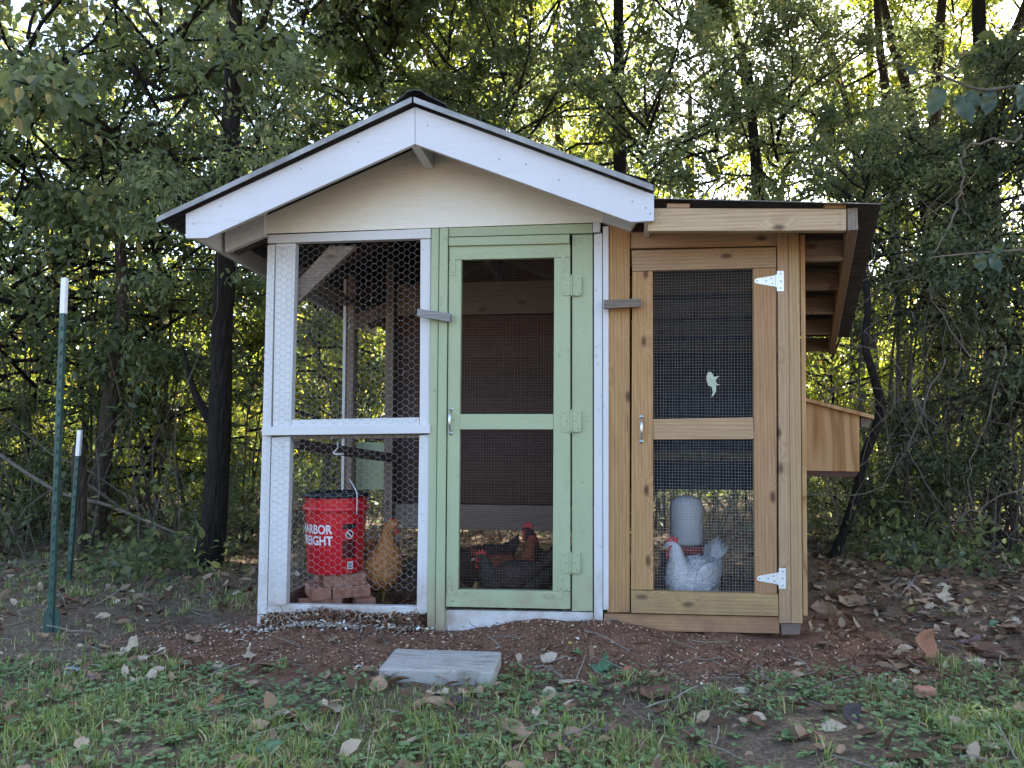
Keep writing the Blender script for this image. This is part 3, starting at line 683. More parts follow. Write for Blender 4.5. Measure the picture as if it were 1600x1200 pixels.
# right end of the words lies a little left of the bucket's middle
wdt = .198; aend = viewa-.07; a0 = aend-wdt/.144
curved_text('HARBOR', wdt, .045, .197, a0, M['print'], 'lettering', bk)
curved_text('FREIGHT', wdt, .045, .143, a0, M['print'], 'lettering', bk)
def decal(name, w_, h_, z0, a, mat, off, parent=bk):
    n = 8; vs = []; fs = []
    for i in range(n+1):
        x = -w_/2+w_*i/n; vs += [(x, 0, 0), (x, h_, 0)]
    fs = [(2*i, 2*i+2, 2*i+3, 2*i+1) for i in range(n)]
    o = MB().add(vs, fs).build(name, mat, parent, fix=False); wrap(o.data, z0, a, off); return o
lb = viewa+.46
decal('warning_label', .068, .165, .078, lb, M['redlabel'], .0010)
decal('label_header', .066, .022, .219, lb, M['ink'], .0016)
decal('label_field', .066, .05, .168, lb, M['red'], .0014)
for k in range(9): decal('label_line', .056-.012*(k % 3), .0035, .084+k*.0085, lb-.02*(k % 2), M['ink'], .0016)
ring = MB(); n = 20; vs = []; fs = []
for i in range(n):
    a = 2*math.pi*i/n
    for r_ in (.0165, .0205): vs.append((r_*math.cos(a), r_*math.sin(a), 0))
fs = [(2*i, 2*i+1, (2*i+3) % (2*n), (2*i+2) % (2*n)) for i in range(n)]
o = ring.add(vs, fs).build('prohibition_ring', M['print'], bk, fix=False); wrap(o.data, .192, lb, .0022)
o = MB().add([(.0165*math.cos(2*math.pi*i/n), .0165*math.sin(2*math.pi*i/n), 0) for i in range(n)], [tuple(range(n))]).build('prohibition_disc', M['ink'], bk, fix=False); wrap(o.data, .192, lb, .0018)
o = MB().add([(-.014, .010, 0), (-.010, .014, 0), (.014, -.010, 0), (.010, -.014, 0)], [(0, 1, 2, 3)]).build('prohibition_bar', M['print'], bk, fix=False); wrap(o.data, .192, lb, .0024)
decal('barcode_label', .03, .036, .026, lb+.06, M['print'], .0016)
for k in range(4): decal('barcode_line', .022, .004, .031+k*.007, lb+.05, M['ink'], .0022)
# bail handle hanging down at the right
hp = [(br(.31)*math.cos(viewa+.62)*1.12, br(.31)*math.sin(viewa+.62)*1.12, .30)]
ang = viewa+.62; c_, s_ = math.cos(ang)*.168, math.sin(ang)*.168
MB().tube([(c_, s_, .285), (c_, s_, .31), (c_*1.01, s_*1.01, .36), (c_*.99, s_*.99, .395), (c_*.8, s_*.8, .43), (c_*.62, s_*.62, .455)], .0028, 6).build('bail_wire', M['zinc'], bk, smooth=True)
hv = thing('hanging_hook', 'small grey metal hook hanging above the red bucket', 'hook', wrl(F(528, 690, .25)))
MB().tube([(0, 0, .0), (0, 0, -.03), (-.012, 0, -.045), (-.022, 0, -.055), (-.008, 0, -.062), (.03, 0, -.06)], [.003, .003, .004, .005, .006, .006], 8).build('hook_body', M['zinc'], hv, smooth=True)
# leaf caught on the pine door
o = MB().prism([F(x, y, WD+.006) for x, y in ((1107, 581), (1112, 582), (1116, 589), (1124, 587), (1118, 594), (1120, 599), (1126, 602), (1119, 602), (1119, 611), (1115, 618), (1111, 621), (1114, 613), (1112, 604), (1107, 603), (1104, 595), (1104, 587))], (0, .001, 0))
o.v = [tuple(wrl(v)) for v in o.v]
tag(o.build('caught_leaf', plain('pale_leaf', (.42, .46, .34), .7)), 'pale green leaf caught in the wire of the pine door', 'leaf')
# waterer in the lean-to
wp = wrl(F(1073, 850, .62)); wt = thing('poultry_waterer', 'milky white plastic waterer with red tray inside the lean-to', 'waterer', (wp.x, wp.y, .255))
MB().lathe((0, 0, 0), [(.0, .045), (.075, .045), (.082, .06), (.082, .23), (.07, .268), (.04, .285), (.0, .287)], 28).build('water_jar', M['whiteplastic'], wt, smooth=True)
MB().lathe((0, 0, 0), [(0, 0), (.085, 0), (.10, .01), (.102, .042), (.095, .044), (.09, .02), (0, .02)], 28).build('water_tray', M['redplastic2'], wt, smooth=True)
o = MB().box((-.1, -.1, 0), (.1, .1, .257)).build('wooden_block', M['oldwood_h'], None, bevel=.004); o.location = (wp.x, wp.y, -.004); o.rotation_euler.z = .3
tag(o, 'weathered wooden block carrying the waterer in the lean-to', 'block')

# hens
def catmull(P, m):
    P = np.array(P, float); out = []
    for i in range(len(P)-1):
        p0, p1, p2, p3 = P[max(i-1, 0)], P[i], P[i+1], P[min(i+2, len(P)-1)]
        for k in range(m):
            t_ = k/m; out.append(.5*((2*p1)+(-p0+p2)*t_+(2*p0-5*p1+4*p2-p3)*t_**2+(-p0+3*p1-3*p2+p3)*t_**3))
    out.append(P[-1]); return np.array(out)
HEN = [(-.185, .300, .012, .02), (-.15, .262, .038, .055), (-.09, .225, .072, .088), (-.02, .200, .088, .102), (.05, .205, .083, .096), (.10, .24, .062, .072),
       (.122, .285, .042, .046), (.128, .33, .031, .033), (.138, .368, .027, .029), (.158, .380, .022, .023), (.174, .377, .010, .012)]
def hen(label, at, rz, mats, spine=HEN, scale=1.0, comb=1.0, headturn=0):
    h = thing('hen', label, 'hen', at, rz, 'hens in the coop'); h.scale = (scale,)*3
    C = catmull(spine, 4); n = 16; vs = []; fs = []
    nh = np.array(spine[-3]); 
    def turn(p, s_):
        """head and upper neck turned about the neck's vertical"""
        k = min(1, max(0, (s_-.62)/.2)); a = headturn*k; cx = spine[7][0]
        x, y = p[0]-cx, p[1]; return (cx+x*math.cos(a)-y*math.sin(a), x*math.sin(a)+y*math.cos(a), p[2])
    for i, (x, z, wv_, hv_) in enumerate(C):
        a, b = C[max(i-1, 0)], C[min(i+1, len(C)-1)]; t_ = Vector((b[0]-a[0], 0, b[1]-a[1])).normalized(); nn = Vector((-t_.z, 0, t_.x))
        for k in range(n):
            an = 2*math.pi*k/n; rr = 1+.05*math.sin(5*an+i*1.3)*(1 if i < 30 else 0)
            p = Vector((x, 0, z))+nn*(hv_*math.cos(an)*rr)+Vector((0, wv_*math.sin(an)*rr, 0)); vs.append(turn(p, i/len(C)))
    m = len(C); fs = [(i*n+k, i*n+(k+1) % n, (i+1)*n+(k+1) % n, (i+1)*n+k) for i in range(m-1) for k in range(n)]+[tuple(range(n)), tuple((m-1)*n+k for k in range(n-1, -1, -1))]
    MB().add(vs, fs).build('body', M[mats[0]], h, smooth=True)
    T = lambda p: turn(p, 1.0)
    rg = np.random.default_rng(len(label)); VV = np.array([tuple(v) for v in vs]).reshape(m, n, 3); npl = 1500
    i_ = rg.integers(1, m-6, npl); j_ = rg.integers(0, n, npl); fr = rg.random((npl, 1))
    p0_ = VV[i_, j_]*(1-fr)+VV[i_, (j_+1) % n]*fr; cen_ = VV[i_].mean(1); nn_ = nrm(p0_-cen_); ax_ = nrm(VV[i_-1, j_]-VV[i_, j_])+nn_*.22+rg.normal(0, .14, (npl, 3)); ax_[:, 2] -= .25
    ll_ = (.018+.022*rg.random(npl))*np.where(i_ > m*.62, .6, 1.0); pv_, pf_ = leaves(p0_-nn_*.002, ax_, nn_+rg.normal(0, .15, (npl, 3)), ll_, ll_*.55, -.3, .1)
    fastmesh('plumage', pv_, pf_, M[mats[0]], h)
    hx, hz_ = spine[-2][0], spine[-2][1]
    cm = [(hx+.012, hz_+.012), (hx+.014, hz_+.034*comb), (hx+.002, hz_+.026*comb), (hx-.004, hz_+.048*comb), (hx-.014, hz_+.032*comb), (hx-.022, hz_+.05*comb), (hx-.03, hz_+.03*comb), (hx-.042, hz_+.04*comb), (hx-.036, hz_+.012)]
    mb = MB().prism([(x, -.004, z) for x, z in cm], (0, .008, 0)); mb.v = [T(p) for p in mb.v]; mb.build('comb', M['comb'], h, bevel=.0015)
    mb = MB()
    for sg in (-1, 1): mb.ball((hx+.006, sg*.009, hz_-.032), (.008, .005, .018*comb), 8, 6); mb.ball((hx-.006, sg*.0185, hz_-.002), (.017, .005, .014), 8, 6)
    mb.v = [T(p) for p in mb.v]; mb.build('wattles', M['comb'], h, smooth=True)
    mb = MB().tube([(hx+.012, 0, hz_-.002), (hx+.028, 0, hz_-.006), (hx+.040, 0, hz_-.013)], [.0095, .006, .001], 8); mb.v = [T(p) for p in mb.v]; mb.build('beak', M['beak'], h, smooth=True)
    for sg in (-1, 1):
        mb = MB().ball((hx-.002, sg*.0225, hz_+.004), (.0045, .003, .0045), 8, 6); mb.v = [T(p) for p in mb.v]; mb.build('eye', M['eye'], h, smooth=True)
        # wing: lens-shaped shell lying on the flank
        wg = catmull([(.075, .235, .004, .02), (.04, .228, .016, .055), (-.02, .225, .020, .062), (-.08, .24, .016, .045), (-.13, .262, .008, .022), (-.155, .275, .002, .006)], 3); vs = []; fs = []
        for i, (x, z, a, b) in enumerate(wg):
            yy = .085*math.sqrt(max(.05, 1-((x+.02)/.17)**2))
            for k in range(10):
                an = 2*math.pi*k/10; vs.append((x, sg*(yy+a*math.cos(an)), z-.01+b*math.sin(an)))
        fs = [(i*10+k, i*10+(k+1) % 10, (i+1)*10+(k+1) % 10, (i+1)*10+k) for i in range(len(wg)-1) for k in range(10)]+[tuple(range(10)), tuple((len(wg)-1)*10+k for k in range(10))]
        MB().add(vs, fs).build('wing', M[mats[1]], h, smooth=True)
        lg = MB().tube([(.0, sg*.042, .13), (.012, sg*.042, .085), (-.002, sg*.042, .03), (.0, sg*.042, .008)], [.024, .011, .0065, .0065], 8)
        for da in (-28, 0, 28, 180):
            ln = .05 if da != 180 else .025; lg.tube([(0, sg*.042, .009), (ln*.6*math.cos(R(da)), sg*.042+ln*.6*math.sin(R(da)), .009), (ln*math.cos(R(da)), sg*.042+ln*math.sin(R(da)), .003)], [.006, .005, .002], 6)
        lg.build('leg', M['hleg'], h, smooth=True)
    mb = MB()
    for k in range(7):                                                  # tail fan
        a = R(-30+10*k); L_ = .11
        for_ = [(-.15, (k-3)*.006, .255), (-.19, (k-3)*.013, .285+.01*(3-abs(k-3))), (-.225+.004*abs(k-3), (k-3)*.018, .315+.012*(3-abs(k-3)))]
        mb.tube(for_, [.010, .017, .006], 5)
    mb.build('tail_feathers', M[mats[2]], h, smooth=True)
    return h
def ground_at(px, py, d):
    p = wrl(F(px, py, d)); p.z = float(gz(p.x, p.y)); return p
hen('buff hen standing upright between the red bucket and white post', ground_at(588, 900, .52), R(-48), ('buff', 'bufftail', 'bufftail'), headturn=R(36), scale=1.06, comb=.75,
    spine=[(-.165, .27, .012, .02), (-.13, .235, .038, .055), (-.07, .20, .085, .10), (-.01, .185, .105, .118), (.05, .20, .104, .116), (.085, .25, .080, .084), (.092, .30, .050, .053), (.098, .345, .034, .036), (.112, .386, .033, .034), (.138, .396, .026, .027), (.154, .392, .012, .014)])
hen('black hen with upright neck at the left behind the green door', ground_at(744, 900, .50), R(192), ('blackf', 'blackf', 'blackf'), comb=.3, scale=.98)
hen('dark hen with red face and wattles lowest behind the green door', ground_at(800, 900, .22), R(172), ('greenblackf', 'blackf', 'blackf'), comb=1.0, scale=.93,
    spine=[(-.185, .245, .012, .02), (-.15, .22, .038, .055), (-.09, .195, .072, .085), (-.02, .180, .085, .096), (.05, .18, .08, .09), (.10, .20, .058, .066), (.125, .23, .042, .045), (.138, .262, .033, .034), (.152, .288, .028, .029), (.172, .292, .022, .023), (.188, .288, .010, .012)])
hen('rusty brown hen in the middle behind the green door', ground_at(795, 900, .40), R(15), ('rustf', 'rustf', 'rustf'), scale=.85, comb=.6)
hen('black hen with tall red comb at the right behind the green door', ground_at(868, 900, .50), R(160), ('blackf', 'blackf', 'blackf'), comb=1.1, scale=1.0)
hen('grey and white barred hen with red comb behind the pine door', ground_at(1082, 915, .27), R(226), ('barredf', 'barredf', 'barredf'), comb=1.0, headturn=R(-38), scale=1.06,
    spine=[(-.19, .262, .012, .02), (-.15, .235, .04, .058), (-.09, .20, .078, .092), (-.02, .185, .094, .106), (.05, .19, .088, .10), (.10, .22, .064, .074), (.12, .262, .045, .049), (.128, .30, .034, .036), (.138, .335, .029, .031), (.158, .347, .023, .024), (.174, .344, .010, .012)])

# paver
pv = MB(); c = W(693, 1040, 2.84)
pvr = R(-6)
o = MB().box((-.203, -.115, 0), (.203, .115, .055)).build('stepping_stone', M['concrete'], None, bevel=.006)
o.location = (c.x-.005, c.y-.0, float(gz(c.x, c.y))-.002); o.rotation_euler = (R(1.2), 0, pvr)
PAV = (c.x, c.y)
tag(o, 'grey concrete paver lying flat before the green door', 'paver')

# T-posts
def tpost(label, px0, py0, px1, py1, D, plate):
    base = W(px0, py0, D); topp = W(px1, py1, D); base.z = float(gz(base.x, base.y))-.02
    r_ = thing('fence_post', label, 'fence post', base, R(-18), 'steel posts left of the coop')
    ax = Vector(topp-base); ax = Matrix.Rotation(R(18), 3, 'Z') @ ax
    H = ax.z; cap = .155*H/1.53 if plate else .15
    def sect(f0, f1, name, m, gsc=.62):
        a, b = ax*f0, ax*f1; mb = MB(); g_ = gsc
        pl = [(-.022*g_, -.004), (.022*g_, -.004), (.022*g_, .003), (.0035*g_, .003), (.0035*g_, .036*g_), (-.0035*g_, .036*g_), (-.0035*g_, .003), (-.022*g_, .003)]
        mb.prism([a+Vector((x, y, 0)) for x, y in pl], b-a); return mb.build(name, M[m], r_, bevel=.0008)
    f1 = 1-cap/H
    sect(0, f1, 'post_shaft', 'tpost'); sect(f1, 1, 'white_tip', 'tcap')
    n = int(H*f1/.054)
    st = None
    for k in range(n):
        if st is None:
            st = MB().prism([(-.005, -.009, -.009), (.005, -.009, -.009), (.005, -.009, .009), (-.005, -.009, .009)], (0, .006, 0)).build('stud', M['tpost'], r_, bevel=.0015); s0 = st
        else:
            s0 = st.copy(); col.objects.link(s0); s0.parent = r_
        s0.location = ax*((k+.7)*.054/H)
    if plate: MB().prism([(-.045, .004, .0), (-.045, .004, .10), (-.02, .004, .125), (.02, .004, .125), (.045, .004, .10), (.045, .004, 0)], (0, .004, 0)).build('anchor_plate', M['tpost'], r_)
    return r_
tpost('tall green steel post with white tip standing in grass left of the coop', 78, 988, 100, 434, 3.36, True)
tpost('shorter dark steel post with white tip behind the tall green one', 106, 915, 124, 672, 4.5, False)

# ------------------------------------------------------------------ vegetation
def curve_pts(p, d, ln, n, wob, grav=0.0, g=None):
    """wandering polyline from p along d"""
    g = g or random; p = Vector(p); d = Vector(d).normalized(); out = [p.copy()]
    for k in range(n):
        d = (d+Vector((g.gauss(0, wob), g.gauss(0, wob), g.gauss(0, wob)-grav))).normalized(); p = p+d*(ln/n); out.append(p.copy())
    return out
def crown_mesh(seed, rx, rz, nlimb, ntwig, nleaf, llen, mat, spread=.16, droop=.3, wood_mat='bark', hollow=.25, tint=(.0, .8)):
    """crown about the origin: limbs from a central axis, twigs, leaf blades; returns (limb object, leaf object)"""
    g = random.Random(seed); r2 = np.random.default_rng(seed); mb = MB(); T0 = []; T1 = []
    for i in range(nlimb):
        az = i*2.4+g.uniform(-.4, .4); f = (i+.5)/nlimb; z0 = -rz*.85+1.35*rz*f
        el = -.1+1.1*f+g.uniform(-.25, .25); d = Vector((math.cos(az)*math.cos(el), math.sin(az)*math.cos(el), math.sin(el)))
        zc = min(.98, abs(z0+.3*rz)/(rz*1.25)); ln = rx*math.sqrt(1-zc*zc)*g.uniform(.75, 1.15)+.2
        pts = curve_pts((0, 0, z0), d, ln, 6, .14, .02, g); r0 = .007+.009*ln
        mb.tube(pts, [r0*(1-.8*k/6) for k in range(7)], 5, False)
        for j in range(ntwig):
            s_ = hollow+(1-hollow)*math.sqrt(g.random()); k = min(5, int(s_*6)); base = pts[k].lerp(pts[k+1], s_*6-k)
            dd = Vector((g.gauss(0, 1), g.gauss(0, 1), g.gauss(.1, .6))).normalized()+(pts[k+1]-pts[k]).normalized()*.7
            tl = g.uniform(.25, .6)*(.5+.25*rx); tp = curve_pts(base, dd, tl, 3, .22, droop*.4, g)
            mb.tube(tp, [.006, .005, .0035, .002], 3, False)
            for a, b in zip(tp[:-1], tp[1:]): T0.append(a); T1.append(b)
    T0 = np.array([tuple(v) for v in T0]); T1 = np.array([tuple(v) for v in T1]); n = len(T0)*nleaf
    ii = np.repeat(np.arange(len(T0)), nleaf); f = r2.random((n, 1))
    P = T0[ii]*(1-f)+T1[ii]*f+r2.normal(0, spread*.5, (n, 3))*np.array([1, 1, .8])
    A = nrm(T1[ii]-T0[ii])*.6+r2.normal(0, .6, (n, 3)); A[:, 2] -= droop
    N = r2.normal(0, .55, (n, 3)); N[:, 2] += .8
    L = llen*r2.uniform(.6, 1.35, n)
    V, Fq = leaves(P, A, N, L, L*r2.uniform(.42, .6, n), .3, .15)
    grp = r2.random(len(T0))*.45; tt = tint[0]+(tint[1]-tint[0])*np.clip(grp[ii]+r2.random(n)*.55, 0, 1)
    tt = np.where(r2.random(n) < .02, 1.0, tt)
    lo = fastmesh('crown', V, Fq, M[mat], None, np.repeat(tt, 2)); li = mb.build('limbs', M[wood_mat], None, fix=False)
    return li, lo
PROTO = {}
def proto(key, **kw):
    PROTO[key] = crown_mesh(**kw)
proto('canopy', seed=1, rx=2.1, rz=1.5, nlimb=20, ntwig=14, nleaf=24, llen=.11, mat='leaf')  # denser crown for unseen treetops, made thick to block the sun
proto('broad', seed=9, rx=2.1, rz=1.7, nlimb=20, ntwig=13, nleaf=18, llen=.072, mat='leaf', spread=.13)
proto('loose', seed=2, rx=1.6, rz=1.5, nlimb=14, ntwig=9, nleaf=13, llen=.07, mat='leaf', spread=.15)
proto('hang', seed=3, rx=1.5, rz=1.2, nlimb=16, ntwig=8, nleaf=9, llen=.10, mat='leaf', spread=.17, droop=.55, tint=(.1, .95))
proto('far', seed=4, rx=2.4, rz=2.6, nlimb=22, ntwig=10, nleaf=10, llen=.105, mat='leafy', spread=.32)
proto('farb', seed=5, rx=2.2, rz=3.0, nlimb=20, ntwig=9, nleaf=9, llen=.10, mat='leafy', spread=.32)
proto('shrub', seed=6, rx=1.0, rz=.9, nlimb=20, ntwig=8, nleaf=14, llen=.052, mat='leaf', spread=.12)
proto('litshrub', seed=16, rx=1.0, rz=.9, nlimb=18, ntwig=8, nleaf=9, llen=.06, mat='leafy', spread=.15)
proto('vine', seed=8, rx=.85, rz=.85, nlimb=22, ntwig=12, nleaf=14, llen=.04, mat='vineleaf', spread=.12, droop=.45)
used = set()
def place(key, parent, at, sc=1.0, rz=0.0, sz=None):
    """crown proto under a thing, at in the thing's frame"""
    for o in PROTO[key]:
        if key in used: c_ = o.copy(); col.objects.link(c_)
        else: c_ = o
        c_.parent = parent; c_.location = at; c_.scale = (sc, sc, sz or sc); c_.rotation_euler = (0, 0, rz)
    used.add(key)
def trunk(parent, pts, rads, mat='bark', name='trunk'):
    P = catmull([tuple(p) for p in pts], 4); rr = np.interp(np.linspace(0, 1, len(P)), np.linspace(0, 1, len(rads)), rads)
    g = random.Random(len(P)); n = 12; mb = MB(); mb.tube([Vector(p) for p in P], list(rr), n, True)
    for i, v in enumerate(mb.v):
        c_ = Vector(P[min(i//n, len(P)-1)]); v = Vector(v); mb.v[i] = tuple(c_+(v-c_)*g.uniform(.9, 1.1))
    return mb.build(name, M[mat], parent, smooth=True, fix=False)
def tree(label, pix, D, rads, crowns, mat='bark', group=None, name='tree', top=None, extra=None):
    """pix: trunk pixels from the base up at distance D; crowns: (key, px, py, D, scale, rz)"""
    ws = [W(x, y, D) for x, y in pix]; ws[0].z = float(gz(ws[0].x, ws[0].y))-.05
    if top: ws += [ws[-1]+Vector(t_) for t_ in top]
    b = ws[0].copy(); r_ = thing(name, label, 'tree', b, 0, group)
    trunk(r_, [p-b for p in ws], rads, mat)
    for kk in (extra or []):                                             # visible branches, pixels at distance D
        trunk(r_, [W(x, y, D)-b for x, y in kk[0]], kk[1], mat, 'branch')
    for key, px, py, D2, sc, rz in crowns:
        c_ = W(px, py, D2); place(key, r_, c_-b, sc, rz)
    return r_
G1 = 'trees standing close behind the coop'
# trees close behind the coop (their tops shade it)
tree('large dark-barked tree left of the coop behind the steel posts', [(326, 915), (342, 720), (347, 520), (358, 300), (362, 150), (368, 0), (372, -250)], 5.0, [.098, .074, .068, .062, .056, .05, .04],
     [('hang', 250, 130, 5.6, .85, .3), ('hang', 400, 250, 4.75, .42, 1.7), ('hang', 330, 330, 4.7, .38, 4.0), ('canopy', 330, -420, 6.4, 1.0, 1.1), ('loose', 470, 60, 6.6, .8, 2.0)],
     extra=[([(352, 700), (318, 640), (300, 600), (285, 540)], [.035, .028, .02, .012]), ([(362, 110), (400, 60), (430, -20)], [.03, .022, .014])], group=G1)
tree('slim brown tree with a forked stem left of the large dark tree', [(148, 912), (152, 800), (168, 660), (180, 560), (192, 470), (180, 300)], 5.9, [.085, .065, .06, .055, .045, .03],
     [('loose', 120, 360, 6.2, .85, .9), ('canopy', 100, -330, 7.0, 1.0, 4.1)], 'barkb', group=G1, extra=[([(168, 660), (185, 600), (200, 520)], [.04, .03, .02])])
tree('tree at the left edge with leafy boughs hanging into the picture', [(-70, 930), (-60, 600), (-40, 300), (-20, 50), (0, -200)], 5.4, [.10, .085, .075, .06, .05],
     [('hang', 40, 150, 5.6, .8, 3.6), ('loose', 20, 420, 6.0, .8, 2.2), ('canopy', -160, -320, 6.8, 1.0, 5.3)], group=G1)
tree('tree with a straight slim trunk rising above the right roof slope', [(985, 900), (978, 600), (970, 300), (967, 90), (966, 0), (965, -150)], 8.6, [.10, .09, .075, .062, .058, .05],
     [('broad', 790, 215, 8.2, .72, 2.9), ('loose', 960, 130, 8.8, .9, .9), ('loose', 1060, 60, 9.0, .9, 3.9), ('canopy', 900, -280, 8.2, 1.05, .4)], group=G1)
tree('leafy dark tree behind the lean-to roof', [(1210, 890), (1205, 600), (1195, 400), (1180, 250), (1170, 100)], 7.4, [.08, .07, .06, .05, .03],
     [('broad', 1215, 230, 7.3, .58, 5.0), ('loose', 1300, 130, 8.6, .8, 2.5), ('loose', 1120, 200, 7.8, .7, .3), ('canopy', 1150, -420, 7.4, 1.05, 2.6)], group=G1)
tree('leafy dark tree behind the ridge of the coop', [(640, 900), (645, 600), (650, 300), (655, 150)], 8.0, [.08, .07, .055, .03],
     [('loose', 600, 120, 8.0, .85, .5), ('broad', 700, 140, 9.0, .8, 4.4), ('loose', 830, 80, 9.4, 1.0, 1.2), ('canopy', 620, -300, 7.2, 1.05, 1.9)], group=G1)
tree('tall tree behind the vine thicket at the right edge', [(1560, 880), (1556, 600), (1548, 300), (1532, 120), (1530, 0), (1528, -150)], 7.6, [.12, .10, .08, .065, .06, .05],
     [('canopy', 1480, -380, 7.4, 1.1, 3.3), ('canopy', 1900, -250, 7.8, 1.1, .9)], group=G1)
tree('curved dark sapling leaning beside the nest box', [(1296, 872), (1318, 830), (1338, 775), (1350, 715), (1376, 645), (1366, 590), (1352, 540), (1356, 470), (1340, 380)], 5.35, [.035, .03, .034, .03, .032, .028, .026, .022, .015],
     [('shrub', 1350, 330, 5.6, .55, .2)], name='sapling')
for lab, x, y, h in (('tall unseen tree added for shade outside the picture, nearest on the right', 5.6, .2, 6.2), ('tall unseen tree added for shade outside the picture, further back on the right', 6.6, 3.0, 6.6), ('unseen tree added for shade outside the picture beyond the near sapling', 4.6, -1.9, 5.8)):
    t_ = thing('tree', lab, 'tree', (x, y, -.05), 0, 'added shade trees right of the picture')  # unseen trees, added to keep the right foreground in shade
    trunk(t_, [(0, 0, 0), (.05, 0, 2), (.1, .05, 4), (.1, 0, h+.8)], [.16, .13, .1, .04], 'bark')
    place('canopy', t_, (0, 0, h), 1.1, x); place('canopy', t_, (-.3, .4, h+1.9), .9, y)
# leaning trunks at the upper right
G2 = 'slim trunks at the upper right'
for lab, pix, D, r0 in (('slim trunk leaning left above the middle of the lean-to roof', [(1230, 880), (1200, 400), (1163, 110), (1150, 50), (1130, -40)], 9.5, .075),
        ('leftmost of the pair of dark slim trunks right of the lean-to roof', [(1430, 880), (1400, 400), (1385, 155), (1374, 70), (1368, -60)], 9.8, .07),
        ('right trunk of the dark slim pair, leaning left towards its top', [(1500, 880), (1460, 400), (1421, 158), (1395, 70), (1372, -40)], 9.2, .07),
        ('pale slim trunk rising beside the hanging large leaves', [(1440, 880), (1455, 400), (1461, 160), (1466, 80), (1476, -40)], 9.0, .085),
        ('trunk leaning right at the upper right corner', [(1480, 880), (1520, 400), (1556, 120), (1590, 40), (1625, -50)], 8.8, .08),
        ('thin crooked trunk crossing the upper right sky', [(1390, 880), (1350, 400), (1330, 200), (1290, 60), (1230, -60)], 10.5, .05)):
    tree(lab, pix, D, [r0*1.3, r0*.95, r0*.78, r0*.68, r0*.55], [('far', pix[-1][0]+random.uniform(-120, 120), -330, D+.6, .62, random.random()*6), ('farb', pix[2][0]+random.uniform(-60, 60), 70, D+2.2, .62, random.random()*6)], 'barkb', group=G2)
# sunlit woods further back
rr_ = random.Random(11); k = 0
FAR = [(-900, 15), (-560, 13), (-260, 16), (-60, 12.5), (250, 14), (420, 20), (520, 13), (680, 17), (820, 14.5), (740, 11.5), (905, 12), (980, 19), (1080, 13.5), (1220, 17), (1340, 12.5), (1470, 16), (1600, 14), (1760, 18), (1980, 14), (2300, 16)]
LX = ['sunlit woodland tree far behind the coop']
for px, D in FAR:
    hh = rr_.uniform(.9, 1.2); b = W(px, 880, D); b.z = -.05
    t_ = thing('woodland_tree', LX[0], 'tree', b, 0, 'sunlit trees in the woods behind')
    lean = rr_.uniform(-.6, .6); pts = [Vector((0, 0, 0)), Vector((lean*.2, 0, 1.6)), Vector((lean*.5, .1, 3.4)), Vector((lean, .0, 5.4)), Vector((lean*1.3, 0, 7.4*hh))]
    trunk(t_, pts, [.15, .12, .10, .075, .03], 'barkb')
    place('far' if k % 2 else 'farb', t_, (lean, 0, 3.6+rr_.uniform(-.5, .6)), 1.05*hh, rr_.random()*6, 1.0*hh)
    if rr_.random() < (.9 if D >= 14 else .2): place('farb' if k % 2 else 'far', t_, (lean*1.5, 0, 7.3*hh), .85*hh, rr_.random()*6)
    k += 1
# shrubs and the vine thicket
def bush(label, px, py, D, key, sc, group, name='shrub', stems=5, sz=None, cat='shrub'):
    c_ = W(px, py, D); b = Vector((c_.x, c_.y, float(gz(c_.x, c_.y))-.02)); r_ = thing(name, label, cat, b, 0, group)
    g = random.Random(px*7+py); place(key, r_, c_-b, sc, g.random()*6, sz)
    mb = MB()
    for s_ in range(stems):
        e = Vector((g.gauss(0, .2)*sc, g.gauss(0, .2)*sc, c_.z-b.z)); st = Vector((g.gauss(0, .12), g.gauss(0, .12), 0))
        m_ = st.lerp(e, .5)+Vector((g.gauss(0, .1), g.gauss(0, .1), 0)); P = catmull([tuple(st), tuple(m_), tuple(e)], 4)
        mb.tube([Vector(p) for p in P], [.014*(1-.6*i/8) for i in range(9)], 5, False)
    mb.build('stems', M['twig'], r_, fix=False); return r_
for lab, px, py, D, key, sc in (
    ('dark shrub beneath the left eave beyond the large tree', 250, 420, 6.6, 'shrub', 1.0),
    ('dark shrub at the far left level with the post tip', 60, 500, 6.3, 'shrub', 1.0),
    ('dark shrub between the tall steel post and the slim brown tree', 150, 330, 6.8, 'shrub', 1.1),
    ('low dark bush at the foot of the left edge', -20, 700, 6.4, 'shrub', .7),
    ('dark shrub seen through the upper wire of the run', 500, 480, 7.2, 'shrub', .9),
    ('dark shrub behind the left roof slope', 430, 290, 7.6, 'shrub', 1.15),
    ('dark shrub just above the right end of the white fascia', 1010, 250, 6.9, 'shrub', 1.0),
    ('dark shrub right of the lean-to roof corner', 1390, 330, 6.4, 'shrub', .8)):
    bush(lab, px, py, D, key, sc, 'dark shrubs at the wood edge')
